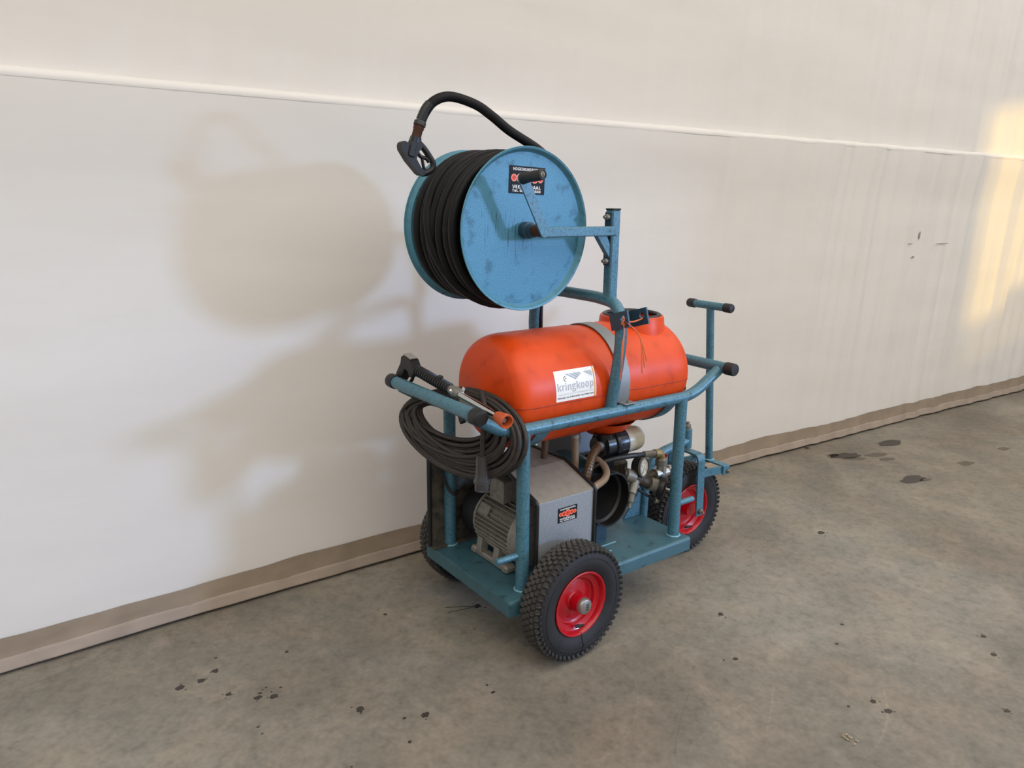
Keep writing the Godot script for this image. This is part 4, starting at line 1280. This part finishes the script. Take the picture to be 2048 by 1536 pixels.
func build_reel(cart: Node3D) -> void:
	var zf := Basis(V(1, 0, 0), V(0, 0, 1), V(0, -1, 0))
	var q := Basis(Vector3.UP, RYAW)
	var drum := MB.new()
	drum.lathe([Vector2(0.13, -0.3), Vector2(0.13, -0.004)], Transform3D(q * zf, RC), 48)
	var reel := part(cart, "hose_reel", drum, M.darkblue, "blue hose reel drum")
	for k in 2:
		var f := MB.new()
		var s := 1.0 if k == 0 else -1.0
		var z := 0.0 if k == 0 else -0.302
		# flat disc, then a lip that flares outwards
		var face := MB.new()
		var rr := [[0.0, 0.0], [0.2255, 0.0]]
		var vs := face.v.size()
		for i in 73:
			var a := TAU * i / 72.0
			for r in [0.02, 0.2375]:
				face.vert(RC + q * V(cos(a) * r, sin(a) * r, z), q * V(0, 0, s), Vector2(0.5 + cos(a) * r / 0.46, 0.5 - sin(a) * r / 0.46))
		for i in 72:
			face.quad(vs + 2 * i, vs + 2 * i + 1, vs + 2 * i + 3, vs + 2 * i + 2)
		part(reel, "flange_face", face, M.reelblue)
		f.lathe([Vector2(0.2375, 0.0), Vector2(0.2405, 0.0025), Vector2(0.2445, 0.011), Vector2(0.2475, 0.015), Vector2(0.253, 0.0165), Vector2(0.2545, 0.0148), Vector2(0.2535, 0.0125), Vector2(0.247, 0.011), Vector2(0.238, -0.003), Vector2(0.03, -0.003)], Transform3D(q * (zf if k == 0 else Basis(V(1, 0, 0), V(0, 0, -1), V(0, 1, 0))), RC + q * V(0, 0, z)), 72, 30)
		part(reel, "flange_rim", f, M.reelrim)
	var hub := part(reel, "hub_collar", turned([Vector2(0, 0), Vector2(0.026, 0), Vector2(0.026, 0.028), Vector2(0.021, 0.03), Vector2(0.021, 0.052), Vector2(0, 0.052)], RC + V(0, 0, 0.0), V(0, 0, 1), 28), M.darkblue)
	part(reel, "hub_nut", turned([Vector2(0, 0), Vector2(0.017, 0), Vector2(0.017, 0.055), Vector2(0, 0.055)], RC + V(0, 0, 0.05), V(0, 0, 1), 24), M.rust, "rusty axle stub")
	var a0 := V(-0.062, 1.41, -0.165)
	var a1 := V(-0.148, 1.566, -0.165)
	var d := (a1 - a0).normalized()
	var side := V(-d.y, d.x, 0)
	var poly := PackedVector2Array()
	var l := a0.distance_to(a1)
	for i in 9:
		var a := PI + PI * i / 8.0
		poly.append(Vector2(cos(a) * 0.017, sin(a) * 0.017))
	for i in 9:
		var a := PI * i / 8.0
		poly.append(Vector2(cos(a) * 0.017, l + sin(a) * 0.017))
	var arm := MB.new()
	arm.prism(poly, 0.006, Transform3D(Basis(-side, d, V(0, 0, 1)), a0), 30.0)
	part(reel, "crank_arm", arm, M.blue)
	var hd := V(-0.02, 0.1, 1.0).normalized()
	part(reel, "crank_handle", turned([Vector2(0, 0), Vector2(0.018, 0), Vector2(0.0165, 0.006), Vector2(0.0155, 0.03), Vector2(0.016, 0.088), Vector2(0.014, 0.093), Vector2(0.011, 0.0935), Vector2(0.0105, 0.091), Vector2(0, 0.091)], a1 + V(0, 0, 0.004), hd, 28), M.black, "black plastic crank handle")
	part(reel, "handle_screw", turned([Vector2(0.0085, 0), Vector2(0.0085, 0.003), Vector2(0.006, 0.0045), Vector2(0, 0.005)], a1 + V(0, 0, 0.004) + hd * 0.09, hd, 20), M.dullsteel)
	part(reel, "screw_slot", bx(a1 + V(0, 0, 0.004) + hd * 0.095, V(0.002, 0.013, 0.0012), 0.0002, Basis(V(1, 0, 0), -0.1) * Basis(V(0, 0, 1), 0.35)), M.ink)
	decal(cart, RC + q * V(0.007, 0.152, 0.0012), q * Basis(V(0, 0, 1), -0.035), 0.143, 0.083)
	# support arm and post on the arch, near side and wall side
	for k in 2:
		var z := -0.2 if k == 0 else -0.632
		var post := part(cart, "reel_post", bx(V(0.256, 1.325, z), V(0.037, 0.3, 0.037), 0.004), M.blue)
		part(post, "top_plug", bx(V(0.256, 1.477, z), V(0.038, 0.006, 0.038), 0.002), M.cap, "black plug in the post top")
		part(post, "support_arm", bx(V(0.095, 1.407, z + 0.01), V(0.315, 0.031, 0.03), 0.003), M.blue)
		part(post, "mount_plate", bx(V(0.2365, 1.38, z), V(0.006, 0.175, 0.034), 0.002), M.darkblue)
		for y in [1.452, 1.308]:
			part(post, "nut", hexnut(V(0.2335, y, z + 0.002), V(-1, 0, 0), 0.0105, 0.014), M.dullsteel)
			part(post, "bolt_head", hexnut(V(0.2745, y, z + 0.002), V(1, 0, 0), 0.009, 0.004), M.blue)
		var br := MB.new()
		br.prism(PackedVector2Array([Vector2(0.176, 1.393), Vector2(0.218, 1.393), Vector2(0.24, 1.35), Vector2(0.24, 1.312)]), 0.02, Transform3D(Basis.IDENTITY, V(0, 0, z + 0.004)))
		part(post, "brace", br, M.blue)

func build_hose() -> void:
	var hose := thing("pressure_hose", "thick black rubber hose wound on the reel, trigger gun on its free end", "hose", V(-0.06, 1.411, -0.43))
	# wound layers: an inner one, then the loose outer one that ends in the free length
	rng.seed = 33
	var wob := noise(FastNoiseLite.TYPE_SIMPLEX_SMOOTH, 0.02, 2, 44)
	var path := []
	var z_in := -0.295
	for i in range(0, 8 * 40):
		var a := TAU * i / 40.0
		path.append(V(RC.x + cos(a) * 0.202, RC.y + sin(a) * 0.202, lerpf(-0.55, -0.3, i / 320.0)))
	var outer := []
	var turns := 8.36
	var steps := int(turns * 48)
	for i in steps + 1:
		var t := float(i) / steps
		var a := 0.95 + TAU * (turns * t - turns)
		var k := turns * t
		var zz := lerpf(-0.296, -0.556, minf(1.0, t / 0.86))
		if t > 0.86:
			zz = lerpf(-0.556, -0.298, smoothstep(0.86, 1.0, t))
		var r := 0.234 + 0.007 * wob.get_noise_2d(k * 90.0, 7.0) + 0.012 * smoothstep(0.86, 0.95, t)
		zz += 0.012 * wob.get_noise_2d(k * 60.0, 300.0)
		outer.append(V(RC.x + cos(a) * r, RC.y + sin(a) * r, zz))
	path.append_array(outer)
	var last: Vector3 = outer[outer.size() - 1]
	var free := smooth([outer[outer.size() - 2], last, V(0.009, 1.662, -0.303), V(-0.081, 1.711, -0.325), V(-0.137, 1.751, -0.34), V(-0.188, 1.784, -0.36), V(-0.265, 1.802, -0.38), V(-0.32, 1.782, -0.39), V(-0.352, 1.735, -0.4)], 8)
	path.append_array(free.slice(9))
	part(hose, "hose_line", tube(path, 0.0148, 12), M.hose)
	# collars and the rusty fitting
	var e := V(-0.352, 1.735, -0.4)
	var g0 := V(-0.381, 1.685, -0.4)
	part(hose, "bend_sleeve", tube(smooth([V(-0.327, 1.777, -0.392), V(-0.341, 1.759, -0.396), V(-0.354, 1.73, -0.4)], 5), 0.0158, 14), M.black)
	var dir := (V(-0.378, 1.665, -0.4) - V(-0.357, 1.728, -0.4)).normalized()
	part(hose, "collar", turned([Vector2(0, 0), Vector2(0.0165, 0), Vector2(0.0185, 0.003), Vector2(0.0185, 0.014), Vector2(0, 0.014)], V(-0.356, 1.727, -0.4), dir, 20), M.black)
	part(hose, "swivel_fitting", turned([Vector2(0, 0), Vector2(0.0155, 0), Vector2(0.0165, 0.008), Vector2(0.0145, 0.012), Vector2(0.0145, 0.034), Vector2(0, 0.034)], V(-0.361, 1.713, -0.4), dir, 18), M.rust, "rust brown swivel fitting")
	part(hose, "hex_nut", turned([Vector2(0, 0), Vector2(0.017, 0), Vector2(0.017, 0.016), Vector2(0, 0.016)], V(-0.372, 1.681, -0.4), dir, 6, 1.0), M.blackgloss)
	# trigger gun
	var body := MB.new()
	var out := PackedVector2Array()
	for p in [[-0.438, 1.652], [-0.434, 1.662], [-0.424, 1.667], [-0.414, 1.664], [-0.398, 1.645], [-0.393, 1.668], [-0.386, 1.683], [-0.374, 1.682], [-0.36, 1.67], [-0.357, 1.648], [-0.374, 1.63], [-0.38, 1.61], [-0.362, 1.582], [-0.352, 1.575], [-0.344, 1.567], [-0.352, 1.556], [-0.362, 1.556], [-0.372, 1.562], [-0.412, 1.603], [-0.436, 1.638]]:
		out.append(Vector2(-0.372, 1.672) + (Vector2(p[0], p[1]) - Vector2(-0.372, 1.672)) * 0.87)
	body.prism(out, 0.03, Transform3D(Basis.IDENTITY, V(0, 0, -0.4)), 40.0)
	var gun := part(hose, "trigger_gun", body, M.gun, "black plastic trigger gun")
	part(gun, "hand_guard", tube(smooth([V(-0.367, 1.668, -0.4), V(-0.346, 1.650, -0.4), V(-0.325, 1.624, -0.4), V(-0.315, 1.608, -0.4), V(-0.318, 1.592, -0.4), V(-0.337, 1.580, -0.4), V(-0.355, 1.577, -0.4)], 7), 0.0095, 12), M.gun)
	part(gun, "trigger", tube(smooth([V(-0.367, 1.635, -0.4), V(-0.355, 1.625, -0.4), V(-0.338, 1.621, -0.4), V(-0.329, 1.611, -0.4)], 6), 0.006, 10), M.gun)
	part(gun, "trigger_link", tube([V(-0.353, 1.622, -0.4), V(-0.348, 1.596, -0.4), V(-0.341, 1.585, -0.4)], 0.005, 8), M.gun)
	part(gun, "clip_band", bx(V(-0.393, 1.645, -0.383), V(0.02, 0.044, 0.006), 0.002, Basis(V(0, 0, 1), -0.25)), M.gun)

# ---------------------------------------------------------------- cable coil
func build_cable() -> void:
	var at := V(-0.245, 0.0, -0.37)
	var u := V(0.25873609, 0, 0.96594805)
	var nn := V(-0.96594805, 0, 0.25873609)
	var cable := thing("power_cable", "long brown-black power cable coiled in many loops below the blue bar at the left end", "cable", V(-0.245, 0.6, -0.37))
	var wob := noise(FastNoiseLite.TYPE_SIMPLEX_SMOOTH, 0.01, 2, 66)
	rng.seed = 8
	var loops := 29
	var mix := []
	var dep := []
	for i in loops + 2:
		mix.append(clampf(fposmod(i * 0.382, 1.0) + rng.randf_range(-0.06, 0.06), 0.0, 1.0))
		dep.append(rng.randf_range(-0.022, 0.028))
	var path := []
	var per := 44
	for i in loops * per:
		var k := float(i) / per
		var j := int(k)
		var t := smoothstep(0.0, 1.0, k - j)
		var m: float = lerpf(mix[j], mix[j + 1], t)
		var d: float = lerpf(dep[j], dep[j + 1], t)
		var a := TAU * k + 0.4
		var c := Vector2(0.002, 0.806).lerp(Vector2(0.006, 0.752), m)
		var ax := Vector2(0.158, 0.048).lerp(Vector2(0.283, 0.152), m)
		c += Vector2(wob.get_noise_2d(k * 33.0, 0.0), wob.get_noise_2d(k * 41.0, 90.0)) * 0.014
		var s := c.x + cos(a) * ax.x
		var y := c.y + sin(a) * ax.y * (1.0 if sin(a) < 0 else 0.92) + 0.02 * cos(a) * sin(a)
		# strands gather and lean forward where they hang
		path.append(at + u * s + V(0, y, 0) + nn * (d + 0.012 - 0.03 * sin(a)))
	path = path.slice(6)
	part(cable, "cable_line", tube(path, 0.0077, 9), M.cable)
	part(cable, "socket_end", turned([Vector2(0, 0), Vector2(0.012, 0), Vector2(0.019, 0.06), Vector2(0.021, 0.065), Vector2(0.021, 0.075), Vector2(0, 0.075)], V(-0.235, 0.845, -0.40), V(0.1, -0.78, 0.6), 18), M.black, "black socket end")
	# tail to the plug
	part(cable, "tail", tube(smooth([at + u * 0.10 + V(0, 0.9, 0) + nn * 0.0, at + u * 0.15 + V(0, 0.86, 0) + nn * 0.04, at + u * 0.162 + V(0, 0.80, 0) + nn * 0.062, at + u * 0.161 + V(0, 0.715, 0) + nn * 0.065], 6), 0.0085, 10), M.cable)
	var p0 := at + u * 0.161 + nn * 0.066
	part(cable, "plug_core", turned([Vector2(0, 0), Vector2(0.009, 0), Vector2(0.011, 0.06), Vector2(0.013, 0.1), Vector2(0, 0.1)], p0 + V(0, 0.715, 0), V(0, -1, 0.0), 16), M.cable)
	part(cable, "plug_cover", turned([Vector2(0.013, 0), Vector2(0.019, 0.003), Vector2(0.0205, 0.04), Vector2(0.0235, 0.075), Vector2(0.0265, 0.086), Vector2(0.0265, 0.09), Vector2(0.024, 0.092), Vector2(0.0235, 0.118), Vector2(0.0, 0.12)], p0 + V(0, 0.72, 0), V(0, -1, 0), 22), M.clearplug, "scuffed clear plug cover")
	part(cable, "plug_ridge", turned([Vector2(0.0265, 0.0), Vector2(0.029, 0.001), Vector2(0.029, 0.004), Vector2(0.0265, 0.005)], p0 + V(0, 0.634, 0), V(0, -1, 0), 22), M.clearplug)

# ---------------------------------------------------------------- lance
func build_lance() -> void:
	var x := -0.305
	var lance := thing("spray_lance", "short spray lance with ribbed black grip and orange nozzle lying along the left bar", "spray lance", V(x, 0.88, -0.35))
	var p := func(z: float, y: float) -> Vector3: return V(x, y, z)
	# pistol body, outline in the zy plane
	var xf := Transform3D(Basis(V(0, 0, 1), V(0, 1, 0), V(-1, 0, 0)), V(x, 0, 0))
	var b := MB.new()
	var poly := PackedVector2Array()
	for q in [[-0.628, 0.945], [-0.622, 0.968], [-0.606, 0.976], [-0.56, 0.966], [-0.545, 0.947], [-0.535, 0.928], [-0.55, 0.909], [-0.566, 0.905], [-0.578, 0.925], [-0.6, 0.93], [-0.622, 0.9], [-0.64, 0.878], [-0.672, 0.887], [-0.66, 0.905], [-0.64, 0.93]]:
		poly.append(Vector2(q[0], q[1]))
	b.prism(poly, 0.034, xf, 40.0)
	var gun := part(lance, "pistol_body", b, M.cap, "black pistol grip body")
	part(gun, "top_plate", bx(V(x, 0.9745, -0.585), V(0.03, 0.004, 0.052), 0.001, Basis(V(1, 0, 0), 0.2)), M.steel, "bare metal plate on top")
	part(gun, "trigger", tube(smooth([p.call(-0.566, 0.915), p.call(-0.575, 0.895), p.call(-0.6, 0.875), p.call(-0.615, 0.868)], 5), 0.006, 8), M.black)
	# ribbed fore grip
	var a: Vector3 = p.call(-0.545, 0.934)
	var c: Vector3 = p.call(-0.318, 0.912)
	part(lance, "fore_grip", rod(a, c, 0.0165, 0.003), M.black)
	var d := (c - a).normalized()
	for i in 15:
		part(lance, "grip_rib", turned([Vector2(0.016, -0.0035), Vector2(0.0195, -0.0025), Vector2(0.0195, 0.0025), Vector2(0.016, 0.0035)], a + d * (0.012 + i * 0.0142), d, 20), M.black)
	part(lance, "grip_lug", bx(p.call(-0.385, 0.94), V(0.014, 0.014, 0.022), 0.004), M.black)
	# coupling with two ears, tube, nozzle
	var t0: Vector3 = p.call(-0.318, 0.912)
	var t1: Vector3 = p.call(-0.055, 0.886)
	var td := (t1 - t0).normalized()
	part(lance, "coupling", turned([Vector2(0, 0), Vector2(0.015, 0), Vector2(0.016, 0.012), Vector2(0.019, 0.02), Vector2(0.019, 0.04), Vector2(0.014, 0.052), Vector2(0, 0.052)], t0, td, 24), M.dullsteel)
	for s in [-1.0, 1.0]:
		part(lance, "coupling_ear", bx(t0 + td * 0.036 + V(s * 0.02, 0.004, 0), V(0.012, 0.028, 0.008), 0.003, Basis(V(0, 0, 1), s * -0.5)), M.chrome)
	part(lance, "steel_tube", rod(t0 + td * 0.04, t1, 0.0115), M.chrome, "polished steel tube")
	part(lance, "guide_rod", rod(t0 + td * 0.05 + V(0.0, -0.017, 0), t1 + V(0, -0.017, 0), 0.005), M.steel)
	part(lance, "nozzle", turned([Vector2(0, 0.0), Vector2(0.015, 0.0), Vector2(0.0165, 0.005), Vector2(0.0215, 0.036), Vector2(0.0225, 0.049), Vector2(0.0215, 0.051), Vector2(0.018, 0.051), Vector2(0.0172, 0.046), Vector2(0.014, 0.024), Vector2(0, 0.024)], t1 - td * 0.008, td, 32), M.nozzle, "orange plastic nozzle cone")
	part(lance, "jet", turned([Vector2(0, 0), Vector2(0.0105, 0), Vector2(0.0105, 0.01), Vector2(0.007, 0.013), Vector2(0, 0.013)], t1 + td * 0.016, td, 6, 1.0), M.dullsteel)

# ---------------------------------------------------------------- twine
func build_twine() -> void:
	var tw := thing("twine", "frayed orange twine knotted through the dark lug beside the tank neck", "twine", V(0.3, 0.95, -0.11))
	var k := V(0.222, 1.118, -0.094)
	part(tw, "knot", tube(smooth([k + V(-0.006, 0.012, 0), k + V(0.006, 0.008, 0.006), k + V(0.004, -0.006, 0.007), k + V(-0.008, -0.006, 0.003), k + V(-0.004, 0.006, 0.008)], 6), 0.0035, 8), M.twine)
	part(tw, "strand", tube(smooth([k + V(0.0, 0.0, 0.0), k + V(0.045, -0.004, 0.0), k + V(0.095, 0.004, 0.0)], 4), 0.0028, 6), M.twine)
	rng.seed = 14
	for e in [[-0.034, -0.14, 0.03], [-0.03, -0.19, 0.028], [-0.026, -0.12, 0.03], [-0.03, -0.17, 0.034], [0.05, -0.15, 0.06], [0.044, -0.17, 0.055], [0.056, -0.13, 0.06], [0.038, -0.165, 0.06]]:
		var x: float = e[0]
		var pts := [k]
		if x < 0:
			pts.append_array([k + V(-0.014, -0.03, 0.02), k + V(x * 0.9, -0.08, 0.03)])
		else:
			pts.append_array([k + V(0.0, -0.006, 0.03), k + V(0.03, -0.05, 0.052)])
		pts.append(k + V(x + rng.randf_range(-0.004, 0.004), e[1], e[2]))
		part(tw, "strand", tube(smooth(pts, 5), 0.0017, 5), M.twine)
